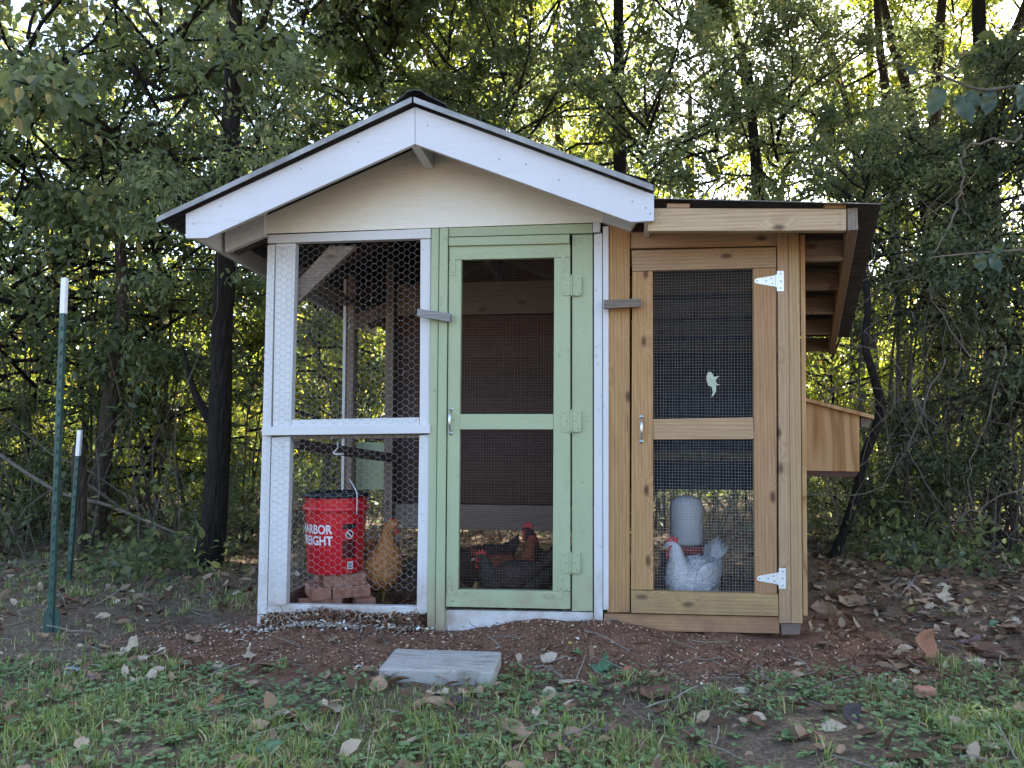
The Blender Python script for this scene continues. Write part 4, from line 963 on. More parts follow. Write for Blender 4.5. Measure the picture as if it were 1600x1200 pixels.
for lab, px, py, D, key, sc in (
    ('leafy bush between the shorter steel post and the large dark tree', 235, 640, 6.6, 'shrub', .75),
    ('leafy bush low behind the tall steel post', 40, 800, 6.2, 'shrub', .6),
    ('yellow-green bush low between the brown tree and the large dark tree', 235, 800, 7.6, 'litshrub', .8),
    ('yellow-green bush left of the slim brown tree', 70, 640, 8.0, 'litshrub', 1.0),
    ('yellow-green bush right of the large dark tree under the eave', 390, 600, 7.8, 'litshrub', .9),
    ('yellow-green bush seen through the run above the bucket', 560, 620, 8.2, 'litshrub', .9),
    ('yellow-green bush right of the lean-to above the nest box', 1300, 590, 8.0, 'litshrub', .9),
    ('yellow-green bush glimpsed low behind the curved sapling', 1400, 700, 8.4, 'litshrub', .9),
    ('dark low bush below the nest box', 1330, 820, 6.4, 'shrub', .45),
    ('dark low bush at the foot of the large tree', 380, 850, 5.9, 'shrub', .4)):
    bush(lab, px, py, D, key, sc, 'bushes low at the wood edge')
for lab, px, py, D, sc, sz in (
    ('topmost hump of vines on the thicket at the right', 1540, 300, 5.9, 1.0, .8), ('vine mass in the middle of the right thicket', 1590, 500, 5.7, 1.0, 1.0),
    ('vine mass left of the thicket above the curved sapling', 1440, 400, 6.4, .75, .9), ('low vine mass at the foot of the right thicket', 1560, 740, 5.9, .85, .7),
    ('vine mass at the far right edge of the picture', 1720, 430, 5.6, 1.1, 1.3), ('thin low vines right of the nest box', 1420, 760, 6.3, .6, .6)):
    bush(lab, px, py, D, 'vine', sc, 'vine covered thicket on the right', 'vine_thicket', 7, sz, 'vines')
# hanging bare vines on the thicket
VN = [([(1600, 215), (1520, 225), (1505, 250), (1500, 300), (1480, 360), (1455, 400)], 5.0, .0085, 'pale bent vine arching down the front of the thicket'),
      ([(1500, 300), (1508, 320), (1512, 345)], 5.0, .006, 'short pale twig hanging beside the bent vine'),
      ([(1450, 450), (1520, 560), (1560, 600), (1600, 640)], 5.1, .006, 'thin vine slanting right across the middle of the thicket'),
      ([(1570, 540), (1545, 640), (1520, 720), (1515, 790)], 5.1, .006, 'thin pale vine hanging straight down in the thicket'),
      ([(1480, 560), (1440, 640), (1425, 720), (1480, 800)], 5.2, .006, 'looping thin vine beside the curved sapling'),
      ([(1600, 760), (1530, 790), (1480, 830), (1465, 880)], 5.1, .007, 'low arched vine at the foot of the thicket'),
      ([(1438, 455), (1470, 470), (1500, 520), (1496, 600)], 5.1, .005, 'hair-thin vine hooked over at the thicket front')]
for pix, D, r0, lab in VN:
    P = catmull([tuple(W(x, y, D+.1*math.sin(i))) for i, (x, y) in enumerate(pix)], 5)+rng.normal(0, .011, ((len(pix)-1)*5+1, 3))
    tag(MB().tube([Vector(p) for p in P], [r0*(1-.5*i/len(P))*(.85+.3*random.random()) for i in range(len(P))], 6).build('hanging_vine', M['paletwig' if r0 > .01 else 'vinestem'], None, smooth=True), lab, 'vine', 'bare vines on the thicket')
# fallen and broken branches at the left
for pix, D, r0, lab, mm in (([(-30, 690), (40, 738), (100, 772), (170, 790), (230, 815), (300, 842), (330, 850)], 5.5, .015, 'long fallen branch slanting down behind the steel posts', 'vinestem'),
        ([(128, 752), (150, 765), (185, 792)], 5.6, .016, 'dark broken branch above the long fallen one', 'twig'),
        ([(150, 850), (200, 862), (245, 858), (300, 868)], 5.4, .014, 'crooked branch low before the large dark tree', 'twig'),
        ([(190, 885), (225, 880), (270, 890), (320, 892)], 5.3, .02, 'dark branch lying at the foot of the large tree', 'bark'),
        ([(455, 640), (500, 655), (560, 680), (620, 690)], 7.0, .018, 'dark bough crossing behind the run', 'bark')):
    P = catmull([tuple(W(x, y, D)) for x, y in pix], 4)
    tag(MB().tube([Vector(p) for p in P], [r0*(1-.35*i/len(P)) for i in range(len(P))], 8).build('fallen_branch', M[mm], None, smooth=True), lab, 'branch', 'loose branches at the wood edge')
wpst = W(121, 905, 5.2); wpst.z = 0
o = trunk(None, [wpst+Vector((0, 0, -.1)), wpst+Vector((-.005, 0, .4)), wpst+Vector((-.02, 0, .72)), wpst+Vector((-.022, 0, .78))], [.055, .05, .046, .02], 'barkb', 'wooden_post')
tag(o, 'old round wooden post just behind the shorter steel post', 'post')
# near twig with large leaves, from a sapling standing just outside the frame on the right
nb_ = thing('leafy_sapling', 'near twig with large glossy leaves reaching in from the right', 'sapling', (0, 0, 0))
DN = 2.35
sb = W(1760, 1150, DN); sb.z = float(gz(sb.x, sb.y))-.03
nb_.location = sb
def nl(px, py, D=DN): return W(px, py, D)-sb
trunk(nb_, [(0, 0, 0), tuple(nl(1750, 800)), tuple(nl(1735, 420)), tuple(nl(1720, 150)), tuple(nl(1710, -200))], [.02, .017, .014, .011, .006], 'barkb', 'stem')
trunk(nb_, [tuple(nl(1726, 220)), tuple(nl(1650, 150)), tuple(nl(1590, 136)), tuple(nl(1530, 140)), tuple(nl(1470, 118)), tuple(nl(1395, 95))], [.008, .006, .005, .004, .003, .002], 'twig', 'branch')
trunk(nb_, [tuple(nl(1733, 430)), tuple(nl(1660, 380)), tuple(nl(1600, 390)), tuple(nl(1530, 395)), tuple(nl(1450, 403))], [.006, .005, .0035, .003, .0018], 'twig', 'branch')
def bigleaf(px, py, ln, wd, ang, tilt, D=DN, roll=0.0):
    """one large leaf: base pixel, length, width (m), direction in the picture plane, tilt to the viewer"""
    n = 7; b = nl(px, py, D); a = Vector((math.cos(ang), -math.sin(tilt)*.6, math.sin(ang))).normalized(); s_ = Vector((-math.sin(ang)*math.cos(roll), math.sin(roll), math.cos(ang)*math.cos(roll))); u = a.cross(s_); vs = []; fs = []
    for i in range(n+1):
        f = i/n; wv_ = wd/2*(math.sin(math.pi*min(1, f*1.02)**.75))+.0005; cen = b+a*(ln*f)+u*(-.25*ln*f*f*.5)
        for k_ in (-1, -.5, 0, .5, 1): vs.append(cen+s_*(wv_*k_)+u*(.35*wv_*abs(k_)+.006*math.sin(f*9+k_)))
    for i in range(n):
        for k_ in range(4): fs.append((i*5+k_, i*5+k_+1, (i+1)*5+k_+1, (i+1)*5+k_))
    o = MB().add(vs, fs).build('large_leaf', M['bigleaf'], nb_, smooth=True, fix=False)
    at = o.data.attributes.new('tint', 'FLOAT', 'FACE'); v_ = random.random(); at.data.foreach_set('value', [v_]*len(fs))
for a in ((1493, 152, .105, .062, R(-68), .5), (1468, 135, .115, .058, R(-112), .3), (1545, 142, .085, .055, R(-100), .2), (1510, 145, .06, .045, R(-60), .7), (1432, 113, .05, .032, R(165), .3), (1590, 140, .09, .05, R(-75), .4),
          (1530, 396, .065, .045, R(-95), .4), (1548, 395, .05, .032, R(35), .4), (1545, 397, .07, .04, R(-70), .6), (1470, 402, .03, .02, R(-80), .3), (1600, 130, .1, .055, R(-110), .4)):
    bigleaf(*a)

def vn2(x, y): return np.sin(x*3.1+y*1.3)*np.cos(y*2.7-x*.8)
# undergrowth: thin stems and sparse leaves, too tangled to count
g = random.Random(21); mb = MB(); LP = []; LA = []
for i in range(1150):
    x = g.uniform(-7.5, 8.5); y = 1.9+abs(g.gauss(0, 2.3))+(.5 if x > -1.6 and x < 2.2 else 0)
    if -1.9 < x < 2.3 and y < 2.7: y += 1.2
    d = Vector((g.gauss(0, .35), g.gauss(0, .2), 1)); ln = g.uniform(.5, 2.6)
    pts = curve_pts((x, y, -.02), d, ln, 6, .17, .045 if g.random() < .5 else .0, g); r0 = g.choice([.0035, .004, .005, .008])
    mb.tube(pts, [r0*(1-.7*k/6) for k in range(7)], 3, False)
    for _ in range(g.randint(2, 16)):
        k = g.randint(1, 5); LP.append(tuple(pts[k].lerp(pts[k+1], g.random())+Vector((g.gauss(0, .05), g.gauss(0, .05), g.gauss(0, .05))))); LA.append((g.gauss(0, 1), g.gauss(0, 1), g.gauss(-.2, .4)))
tag(mb.build('undergrowth_stems', M['twig'], None, fix=False), 'tangle of thin bare stems under the trees', 'undergrowth', kind='stuff')
mb = MB(); g = random.Random(33)
for i in range(260):                                                   # thin vines hanging through the right thicket
    p0 = W(g.uniform(1275, 1700), g.uniform(380, 820), g.uniform(5.0, 6.2)); d = Vector((g.gauss(0, .5), g.gauss(0, .2), g.choice([-1, -1, 1, .3])))
    mb.tube(curve_pts(p0, d, g.uniform(.3, 1.1), 7, .28, .03, g), g.choice([.0018, .0022, .003]), 3, False)
tag(mb.build('vine_tangle', M['vinestem'], None, fix=False), 'tangle of hair-thin bare vines in the right thicket', 'vines', kind='stuff')
n = 9000                                                              # low leaves filling the floor of the wood
bx_ = rng.uniform(-8, 9, n); by_ = 2.1+np.abs(rng.normal(0, 2.6, n)); sel = ~((bx_ > -1.6) & (bx_ < 2.2) & (by_ < 2.7)); bx_, by_ = bx_[sel], by_[sel]
bz_ = np.abs(rng.normal(0, .28, len(bx_)))+rng.random(len(bx_))*.08+.5*(rng.random(len(bx_)) < .12)*rng.random(len(bx_))
wx = np.concatenate([rng.uniform(-6, -1.75, 5200), rng.uniform(2.15, 6, 5200)]); wy = np.where(wx < 0, .95, 1.25)+np.abs(rng.normal(0, .7, 10400)); kp = rng.random(10400) < np.clip(.35+.8*vn2(wx, wy), .05, 1)
bx_ = np.concatenate([bx_, wx[kp]]); by_ = np.concatenate([by_, wy[kp]]); bz_ = np.concatenate([bz_, np.abs(rng.normal(0, .09, kp.sum()))*np.clip(wy[kp]-.4, .3, 2)+.01])
P = np.concatenate([np.array(LP), np.stack([bx_, by_, bz_], 1)]); n = len(P)
A = np.concatenate([np.array(LA), rng.normal(0, 1, (len(bx_), 3))]); N = rng.normal(0, .5, (n, 3)); N[:, 2] += .9
L = .055*rng.uniform(.5, 1.5, n); V, Fq = leaves(P, A, N, L, L*.55)
tag(fastmesh('undergrowth_leaves', V, Fq, M['leaf'], None, np.repeat(rng.random(n)*.9, 2)), 'low green leaves under the trees', 'undergrowth', kind='stuff')
n = 26000                                                              # sunlit brush beyond the wood edge
bx_ = rng.uniform(-14, 15, n); by_ = rng.uniform(6.5, 15, n); cl_ = np.sin(bx_*1.7+by_*.6)*np.cos(by_*1.3-bx_*.4)
P = np.stack([bx_, by_, np.abs(rng.normal(0, 1.0, n))*(1.2+.8*cl_)], 1)
A = rng.normal(0, 1, (n, 3)); N = rng.normal(0, .6, (n, 3)); N[:, 2] += .7
L = .15*rng.uniform(.6, 1.4, n); V, Fq = leaves(P, A, N, L, L*.55)
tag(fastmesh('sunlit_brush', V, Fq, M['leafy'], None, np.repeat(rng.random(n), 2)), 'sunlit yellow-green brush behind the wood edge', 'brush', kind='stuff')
n = 60000                                                              # the wood goes on
bx_ = rng.uniform(-34, 36, n); by_ = rng.uniform(18, 32, n); hgt = 5.0+1.5*np.sin(bx_*.9)+1.2*np.sin(bx_*2.3+1)
P = np.stack([bx_, by_, hgt*np.sqrt(rng.random(n))], 1); A = rng.normal(0, 1, (n, 3)); N = rng.normal(0, .6, (n, 3)); N[:, 2] += .7
L = .30*rng.uniform(.6, 1.4, n); V, Fq = leaves(P, A, N, L, L*.55)
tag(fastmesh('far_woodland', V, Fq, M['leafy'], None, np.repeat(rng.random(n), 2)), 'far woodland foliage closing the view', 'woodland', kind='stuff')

# ------------------------------------------------------------------ grass, clover, litter
def vnoise(x, y, s):
    return (np.sin(x*s*1.3+y*s*.7+1.1)*np.cos(y*s*1.1-x*s*.5+.4)+np.sin(x*s*2.9-y*s*2.1)*.5+np.sin(x*s*5.3+y*s*4.1+2)*.3)/1.8
def local(x, y): return CY*x-SY*y, SY*x+CY*y
def not_in(x, y):
    lx, ly = local(x, y); inside = (lx > -1.2) & (lx < 1.3+.24*ly) & (ly > -.06) & (ly < 2.15)
    pvx = (np.abs((x-PAV[0])*math.cos(pvr)+(y-PAV[1])*math.sin(pvr)) < .2) & (np.abs(-(x-PAV[0])*math.sin(pvr)+(y-PAV[1])*math.cos(pvr)) < .112)
    return ~(inside | pvx)
def soil_zone(x, y):
    lx, ly = local(x, y); e = .12*vnoise(x, y, 3.0)
    return (lx > -1.55+e) & (lx < 1.6+e) & (ly > -.5+1.6*e) & (ly < .2)
def scatter(n, x0, x1, y0, y1, dens):
    x = rng.uniform(x0, x1, n); y = rng.uniform(y0, y1, n); k = (rng.random(n) < dens(x, y)) & not_in(x, y); return x[k], y[k]
def gdens(x, y):
    near = np.clip((-.50-y)/.45, 0, 1); nn = np.clip(.5+.9*vnoise(x, y, 2.2), 0, 1)
    nn = np.clip(nn*1.3-.12+.35*vnoise(x+1, y, 6.5), 0, 1); d = near*(.03+.68*nn)
    leftg = ((x < -1.25) & (y > -.6)) * np.clip(.05+.7*nn, 0, 1)*.5
    right = ((x > 1.3) & (y > -.7)) * np.clip(vnoise(x, y, 2.5)-.15, 0, 1)*.5
    tuft = np.clip(vnoise(x*1.0, y*1.4, 4.3)-.45, 0, 1)*.8
    d = np.maximum(np.maximum(d, leftg), np.maximum(right, tuft))
    d = np.where(y > 2.6, d*.3, d)
    return np.where(soil_zone(x, y), d*.05, d)
def blades(x, y, hmin, hmax, wd, mat, name, label, tint, lean=.55):
    n = len(x); z = gz(x, y); h = rng.uniform(hmin, hmax, n); az = rng.random(n)*2*np.pi; ln = np.abs(rng.normal(0, lean, n)); dx, dy = np.cos(az), np.sin(az)
    w_ = wd*rng.uniform(.6, 1.3, n); sx, sy = -dy*w_/2, dx*w_/2
    fz = rng.random(n)*np.pi; sx, sy = np.cos(fz)*w_/2, np.sin(fz)*w_/2
    def ring(f, k): 
        r_ = h*ln*f*f; zz = z+h*f*(1-.35*ln*f); return np.stack([x+dx*r_+sx*k, y+dy*r_+sy*k, zz], 1)
    V = np.stack([ring(0, -1), ring(0, 1), ring(.5, -.9), ring(.5, .9), ring(.85, -.5), ring(.85, .5), ring(1.05, -.04), ring(1.05, .04)], 1).reshape(-1, 3)
    b = (np.arange(n)*8)[:, None]; Fq = np.concatenate([b+np.array([[0, 1, 3, 2]]), b+np.array([[2, 3, 5, 4]]), b+np.array([[4, 5, 7, 6]])], 1).reshape(-1, 4)
    return tag(fastmesh(name, V, Fq, M[mat], None, np.repeat(tint(n), 3)), label, 'grass', kind='stuff')
xs, ys = [], []
for (n, a) in ((95000, (-3.4, 3.4, -1.75, -.4)), (60000, (-5, -1.0, -.6, 3.2)), (40000, (-3.2, 4.5, -.9, 3.0))):
    x, y = scatter(n, *a, gdens); xs.append(x); ys.append(y)
x, y = np.concatenate(xs), np.concatenate(ys)
def gt(n):
    t_ = rng.random(n)*.78; return np.where(rng.random(n) < .22, .88+.12*rng.random(n), t_)
blades(x, y, .012, .036, .0032, 'grass', 'grass', 'short green grass in front of and left of the coop', gt)
k = rng.random(len(x)) < np.where(y < -1.0, .05, .022)                                           # taller tufts
tx = np.repeat(x[k], 14)+rng.normal(0, .012, k.sum()*14); ty = np.repeat(y[k], 14)+rng.normal(0, .012, k.sum()*14); kk = not_in(tx, ty)
blades(tx[kk], ty[kk], .025, .062, .0044, 'grass', 'grass_tufts', 'taller tufts of grass among the short grass', gt, .7)
# clover
cx_, cy_ = scatter(15000, -3, 3, -1.7, -.45, lambda x, y: np.where(soil_zone(x, y), .0, np.clip(.5+.8*vnoise(x+3, y-1, 3.1), .05, 1)))
n = len(cx_); az = rng.random(n)*6.28; hh = gz(cx_, cy_)+rng.uniform(.008, .035, n); P = []; A = []
for k in range(3):
    a = az+k*2.094; P.append(np.stack([cx_, cy_, hh], 1)); A.append(np.stack([np.cos(a), np.sin(a), rng.normal(.1, .2, n)], 1))
P = np.concatenate(P); A = np.concatenate(A); N = rng.normal(0, .2, (3*n, 3)); N[:, 2] += 1; L = .0125*rng.uniform(.6, 1.5, 3*n)
V, Fq = leaves(P, A, N, L, L*.95, .2, .0)
tag(fastmesh('clover', V, Fq, M['clover'], None, np.repeat(rng.random(3*n), 2)), 'low clover growing among the grass', 'clover', kind='stuff')
# broad-leaved weeds
wx, wy = scatter(620, -3.2, 3.2, -1.7, -.35, lambda x, y: np.where(soil_zone(x, y), .12, np.clip(.4+.7*vnoise(x-2, y+1, 2.7), .05, 1))); nw = len(wx); kk_ = 7
P = np.repeat(np.stack([wx, wy, gz(wx, wy)+.003], 1), kk_, 0); a = rng.random(nw*kk_)*6.28; A = np.stack([np.cos(a), np.sin(a), rng.uniform(.1, .9, nw*kk_)], 1); N = np.stack([-np.cos(a)*.5, -np.sin(a)*.5, np.ones(nw*kk_)], 1)
L = np.repeat(rng.uniform(.018, .05, nw), kk_)*rng.uniform(.6, 1.2, nw*kk_); V, Fq = leaves(P, A, N, L, L*.38, .4, .25)
tag(fastmesh('weeds', V, Fq, M['clover'], None, np.repeat(np.repeat(rng.random(nw), kk_), 2)), 'low broad-leaved weeds among the grass', 'weeds', kind='stuff')
# soil chips in front of the coop
def chips(n, x, y, size, mat, name, label, tint, cat, zoff=0.0, lift=.004):
    n = len(x); P = np.stack([x, y, gz(x, y)+zoff+rng.random(n)*lift], 1); A = rng.normal(0, 1, (n, 3)); A[:, 2] *= .35; N = rng.normal(0, .45, (n, 3)); N[:, 2] += 1
    L = size*rng.uniform(.4, 1.5, n); V, Fq = leaves(P, A, N, L, L*rng.uniform(.3, .8, n), .5, -.1)
    return tag(fastmesh(name, V, Fq, M[mat], None, np.repeat(tint(n), 2)), label, cat, kind='stuff')
x, y = scatter(30000, -1.7, 1.9, -.85, .25, lambda x, y: np.where(soil_zone(x, y), 1, .12))
chips(0, x, y, .011, 'chips', 'bark_chips', 'red-brown soil crumbs and chips before the coop', lambda n: np.where(rng.random(n) < .07, 1.0, rng.random(n)*.9), 'soil')
lx = rng.uniform(-1.14, -.40, 5200); ly = -.012-np.abs(rng.normal(0, .03, 5200)); p_ = [wrl((a, b, 0)) for a, b in zip(lx, ly)]
x = np.array([v.x for v in p_]); y = np.array([v.y for v in p_])
P_z = rng.random(5200)*.075*np.exp(-(ly/.05)**2)
chips(0, x, y, .02, 'chips', 'spilled_litter', 'brown bedding litter spilling out under the run wire', lambda n: np.where(rng.random(n) < .05, 1.0, rng.random(n)*.8), 'litter', P_z)
lx = rng.normal(-.80, .2, 900); ly = -.05-np.abs(rng.normal(0, .035, 900)); p_ = [wrl((a, b, 0)) for a, b in zip(lx, ly)]
chips(0, np.array([v.x for v in p_]), np.array([v.y for v in p_]), .016, 'shavings', 'wood_shavings', 'pale wood shavings scattered before the run sill', lambda n: rng.random(n), 'shavings', .006, .012)
lx = rng.uniform(-1.1, .36, 9000); ly = rng.uniform(.05, 2.1, 9000); lx[7000:] = rng.uniform(.42, 1.25, 2000); ly[7000:] = rng.uniform(.05, 1.8, 2000); p_ = [wrl((a, b, 0)) for a, b in zip(lx, ly)]
chips(0, np.array([v.x for v in p_]), np.array([v.y for v in p_]), .022, 'litter', 'floor_litter', 'bedding and leaf litter on the coop floor', lambda n: rng.random(n)*.8, 'litter', .002, .02)
# leaf litter (uncounted small pieces) and twigs
def ldens(x, y):
    r_ = np.clip((x-1.1)/.8, 0, 1)*(y > -.9); l_ = np.clip((-1.2-x)/.8, 0, 1)*(y > -.8)*.35
    return np.maximum(np.maximum(r_, l_), np.where(soil_zone(x, y), .05, .34+.3*np.clip(vnoise(x, y, 1.7), 0, 1)))
x, y = scatter(19000, -4.5, 5, -1.7, 3.2, ldens); n = len(x)
P = np.stack([x, y, gz(x, y)+.004+rng.random(n)*.012], 1); A = rng.normal(0, 1, (n, 3)); A[:, 2] *= .25; N = rng.normal(0, .4, (n, 3)); N[:, 2] += 1; L = .05*rng.uniform(.4, 1.6, n)
V, Fq = leaves(P, A, N, L, L*rng.uniform(.35, .75, n), .6, -.15)
tag(fastmesh('leaf_litter', V, Fq, M['litter'], None, np.repeat(rng.random(n)**1.3, 2)), 'small dead leaves littering the ground', 'leaf litter', kind='stuff')
mb = MB()
for i in range(1100):
    x, y = random.uniform(-3.5, 4), random.uniform(-1.6, 2.2)
    if not bool(not_in(np.array([x]), np.array([y]))[0]): continue
    pts = curve_pts((x, y, float(gz(x, y))+.006), (random.gauss(0, 1), random.gauss(0, 1), .05), random.uniform(.05, .22), 4, .15)
    mb.tube(pts, .0014+random.random()*.0016, 3, False)
tag(mb.build('ground_twigs', M['paletwig'], None, fix=False), 'thin dry twigs and straws on the ground', 'twigs', kind='stuff')
# single fallen leaves
def lobed(seed, lobes, curl, fold):
    """curled dead leaf with lobes, 1 m long, base at the origin along +x"""
    g = random.Random(seed); n = 14; vs = []; fs = []
    for i in range(n+1):
        f = i/n; env = math.sin(math.pi*min(1, .04+f*.96)**.8)**.75*.36
        lob = (1-.55*abs(math.sin(math.pi*f*lobes))**1.5) if lobes else 1
        if i in (0, n): env = .012
        for k in (-1, -.5, 0, .5, 1):
            w_ = env*(lob if abs(k) == 1 else .55+.45*lob*.5)*(1+g.uniform(-.12, .12)); y = k*w_ if abs(k) == 1 else k*w_
            zc = curl*(f-.45)**2*.9+fold*abs(k)*w_*.55+fold*.10*math.sin(f*5+k*1.7+seed)+g.uniform(-.012, .012)+.10*curl*math.sin(f*7+k*2)
            vs.append((f, y, max(0, zc)))
    for i in range(n):
        for k in range(4): fs.append((i*5+k, i*5+k+1, (i+1)*5+k+1, (i+1)*5+k))
    vs2 = [(-.22, .0, .03), (-.2, .012, .03), (0, .008, .0), (0, -.008, .0)]
    return vs+vs2, fs+[tuple(len(vs)+i for i in range(4))]
DL = {'pale': plain('pale_dead_leaf', (.40, .33, .245), .8, 0, .25, 18, .4), 'tan': plain('tan_dead_leaf', (.28, .19, .12), .8, 0, .3, 18, .4), 'brown': plain('brown_dead_leaf', (.13, .065, .04), .75, 0, .35, 18, .4),
      'dark': plain('dark_dead_leaf', (.05, .035, .034), .7, 0, .35, 18, .4), 'green': plain('green_fallen_leaf', (.06, .13, .065), .5, 0, .3, 14, .3), 'yellow': plain('yellow_fallen_leaf', (.40, .33, .09), .7, 0, .2, 14, .3),
      'mauve': plain('mauve_dead_leaf', (.17, .11, .11), .75, 0, .25, 18, .4), 'rust': plain('rust_dead_leaf', (.26, .115, .06), .75, 0, .25, 18, .4), 'blue': plain('blue_grey_leaf', (.24, .30, .33), .7, 0, .25, 18, .4)}
LM = {}
def leafobj(label, px, py, size, rz, colour, kind, tilt=(0, 0), group='single fallen leaves on the ground', cat='leaf', lift=.004):
    lob, curl, fold, sd = kind; key = (kind, colour)
    if key not in LM:
        v, f = lobed(sd, lob, curl, fold); o = MB().add(v, f).build('fallen_leaf', DL[colour], None, smooth=True, fix=False); LM[key] = o
        so = o.modifiers.new('thickness', 'SOLIDIFY'); so.thickness = .006
    else:
        o = LM[key].copy(); col.objects.link(o)
    r_ = ray(px, py); t_ = -CAM.z/r_.z; p = CAM+r_*t_
    for _ in range(3): t_ = (float(gz(p.x, p.y))-CAM.z)/r_.z; p = CAM+r_*t_
    o.location = (p.x, p.y, float(gz(p.x, p.y))+lift); o.scale = (size*.85,)*3; o.rotation_euler = (tilt[0], tilt[1], rz); tag(o, label, cat, group)
    return o
OAK = (3.5, .55, .5, 1); OAK2 = (2.6, .9, .8, 2); OVAL = (0, .5, .6, 3); OVAL2 = (0, 1.1, .9, 4); FLAT = (0, .15, .3, 5); OAKF = (4.0, .2, .35, 6)
for a in (
    ('pale grey lobed leaf lying in grass left of the coop, nearer the steel post', 185, 1030, .11, 1.0, 'pale', OAK2, (.3, -.5)),
    ('pale lobed leaf with a dark hole beside the grey one', 215, 1035, .12, .5, 'pale', OAK, (.2, -.2)),
    ('blue-grey crumpled leaf below the tall steel post', 100, 1052, .15, .2, 'blue', OAKF, (.1, -.1)),
    ('curled pale leaf in grass halfway to the paver', 330, 1045, .09, -.6, 'pale', OVAL2, (.2, 0)),
    ('pale pointed leaf at the edge of the red soil', 388, 1035, .09, 1.9, 'pale', OAK2, (.4, -.3)),
    ('mauve round leaf lying in the foreground grass', 316, 1112, .06, .4, 'mauve', FLAT, (.7, 0)),
    ('rust leaf tucked behind the mauve round leaf', 330, 1103, .06, 1.0, 'rust', FLAT, (.4, -.4)),
    ('brown curled leaf at the front left corner of the paver', 625, 1062, .10, 3.0, 'tan', OVAL2, (.1, 0)),
    ('small pale curled leaf touching the front edge of the paver', 742, 1070, .05, .5, 'tan', OVAL2, (.2, 0)),
    ('pale lobed leaf in front of the paver, left of its middle', 665, 1088, .09, .2, 'pale', OAK, (.1, 0)),
    ('tan lobed leaf in front of the paver, right of its middle', 715, 1085, .10, .1, 'tan', OAK, (.2, 0)),
    ('long tan leaf lying flat below the two lobed leaves', 648, 1105, .11, .1, 'tan', OVAL, (.2, 0)),
    ('dark folded leaf beside the long tan leaf', 705, 1100, .08, -.5, 'dark', OVAL2, (.1, 0)),
    ('grey leaf standing on edge at the right end of the paver', 808, 1035, .06, 1.3, 'pale', FLAT, (.8, -.3)),
    ('pale folded leaf right of the paver', 845, 1037, .08, .3, 'pale', OVAL2, (.5, -.2)),
    ('mauve pointed leaf lying in the bright grass below the paver', 930, 1145, .07, -.7, 'mauve', OAK2, (.2, -.3)),
    ('pale grey leaf half buried in grass below the paver', 780, 1135, .09, -.3, 'tan', FLAT, (.3, -.1)),
    ('rust brown leaf beneath the green oak sprig', 955, 1065, .10, .3, 'rust', OAK2, (.2, -.2)),
    ('rust leaf left of the green oak sprig', 880, 1080, .07, .9, 'rust', OAKF, (.5, -.2)),
    ('long brown leaf in clover right of the oak sprig', 1000, 1095, .13, .25, 'brown', OVAL2, (.1, 0)),
    ('big curled brown leaf standing up right of the coop', 1440, 1030, .15, .9, 'rust', OVAL2, (.7, -.6)),
    ('brown rolled leaf left of the big curled brown one', 1405, 1035, .10, 3.0, 'brown', OVAL2, (.3, 0)),
    ('brown leaf with pale rim further right', 1520, 1022, .13, .1, 'brown', OVAL2, (.5, 0)),
    ('cream curled leaf under the brown pale-rimmed leaf', 1512, 1042, .08, .1, 'pale', OVAL2, (.2, 0)),
    ('green oval leaf lying at the right edge', 1545, 980, .10, .0, 'green', FLAT, (.8, 0)),
    ('yellow leaf on the brown litter at the right', 1508, 943, .09, .2, 'yellow', FLAT, (.4, 0)),
    ('pale star-shaped leaf standing in the litter right of the coop', 1470, 945, .14, .8, 'pale', OAK2, (.6, -.5)),
    ('long pale curled leaf beside the corner post of the lean-to', 1310, 950, .16, .1, 'tan', OVAL2, (.3, 0)),
    ('tan leaf leaning at the foot of the lean-to post', 1268, 950, .15, -.7, 'tan', OVAL, (.5, .1)),
    ('grey pointed leaf lying in grass at the lower right', 1395, 1075, .09, .3, 'pale', FLAT, (.6, 0)),
    ('white leaf in bright grass at the lower right', 1283, 1135, .09, -.5, 'pale', FLAT, (.4, 0)),
    ('dark brown leaf beside the white leaf at the lower right', 1320, 1130, .09, .6, 'dark', OVAL2, (.5, -.3)),
    ('green leaf catching light at the bottom of the picture', 400, 1185, .09, .7, 'green', FLAT, (.5, -.3)),
    ('yellow-green leaf on soil against the white kick board', 888, 992, .05, .2, 'yellow', OAKF, (.3, 0)),
    ('pale bit of leaf lying in front of the sill litter', 1140, 1085, .08, .1, 'pale', OVAL, (.1, 0))):
    leafobj(*a)
spr = [('green', .13, 1.4, (.9, -.9)), ('green', .12, .3, (.4, -.2)), ('green', .12, 2.6, (.4, -.2)), ('green', .10, -2.6, (.3, 0)), ('blue', .09, .9, (.3, -.1))]
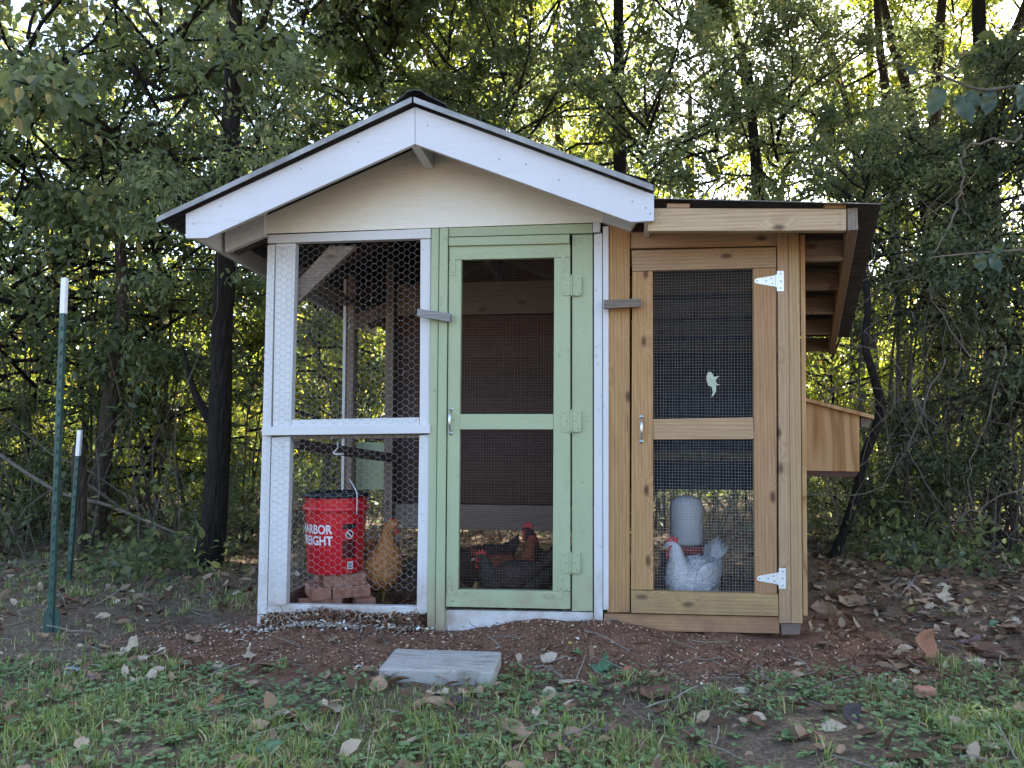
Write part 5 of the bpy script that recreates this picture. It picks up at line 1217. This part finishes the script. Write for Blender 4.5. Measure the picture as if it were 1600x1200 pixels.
sp0 = leafobj('sprig of green lobed oak leaves lying right of the paver', 945, 1052, .085, 1.5, 'green', OAK2, (.3, -1.0), cat='oak sprig', group=None); sp0.name = 'oak_sprig'
for i, (dx, dy, sz, rz, tl) in enumerate(((.01, .0, .9, -1.1, (.1, .5)), (-.01, 0, .95, 1.2, (.2, .5)), (0, .01, .8, 2.4, (0, .9)), (.0, 0, .8, -2.2, (0, .8)))):
    c_ = sp0.copy(); col.objects.link(c_); c_.name = 'oak_leaf'; c_.parent = sp0; c_.location = (dx, dy, .02); c_.rotation_euler = (tl[0], tl[1], rz); c_.scale = (sz,)*3
    for k_ in ('label', 'category', 'group'):
        if k_ in c_: del c_[k_]
g = random.Random(5); kinds = [OAK, OAK2, OVAL, OVAL2, FLAT, OAKF]; cs = ['tan', 'tan', 'brown', 'pale', 'dark', 'brown', 'tan', 'brown', 'mauve']
for i in range(150):                                                   # right-hand litter, then scattered ones
    if i < 95: px, py = g.uniform(1270, 1640), g.uniform(868, 1060); lab = 'dead leaf lying in the thick brown litter right of the coop'; gp = 'dead leaves right of the coop'
    elif i < 120: px, py = g.uniform(-40, 390), g.uniform(925, 1080); lab = 'dead leaf lying in the thin grass left of the coop'; gp = 'dead leaves left of the coop'
    else: px, py = g.uniform(380, 1260), g.uniform(1055, 1170); lab = 'dead leaf lying in the clover before the coop'; gp = 'dead leaves before the coop'
    if 560 < px < 830 and py < 1085: continue
    leafobj(lab, px, py, g.uniform(.05, .11), g.random()*6.28, g.choice(cs), g.choice(kinds), (g.gauss(0, .25), g.gauss(0, .25)), gp, lift=.012)
for px, py, sz, lab in ((1445, 1088, .03, 'small broken brick piece lying in the litter at the lower right'),):
    r_ = ray(px, py); p = CAM+r_*(-CAM.z/r_.z); o = MB().prism([(-.03, -.02, 0), (.03, -.018, 0), (.034, .02, 0), (-.026, .024, 0)], (.002, .001, .028)).build('brick_piece', M['brick'], None, bevel=.003); o.location = (p.x, p.y, .0); tag(o, lab, 'brick piece')
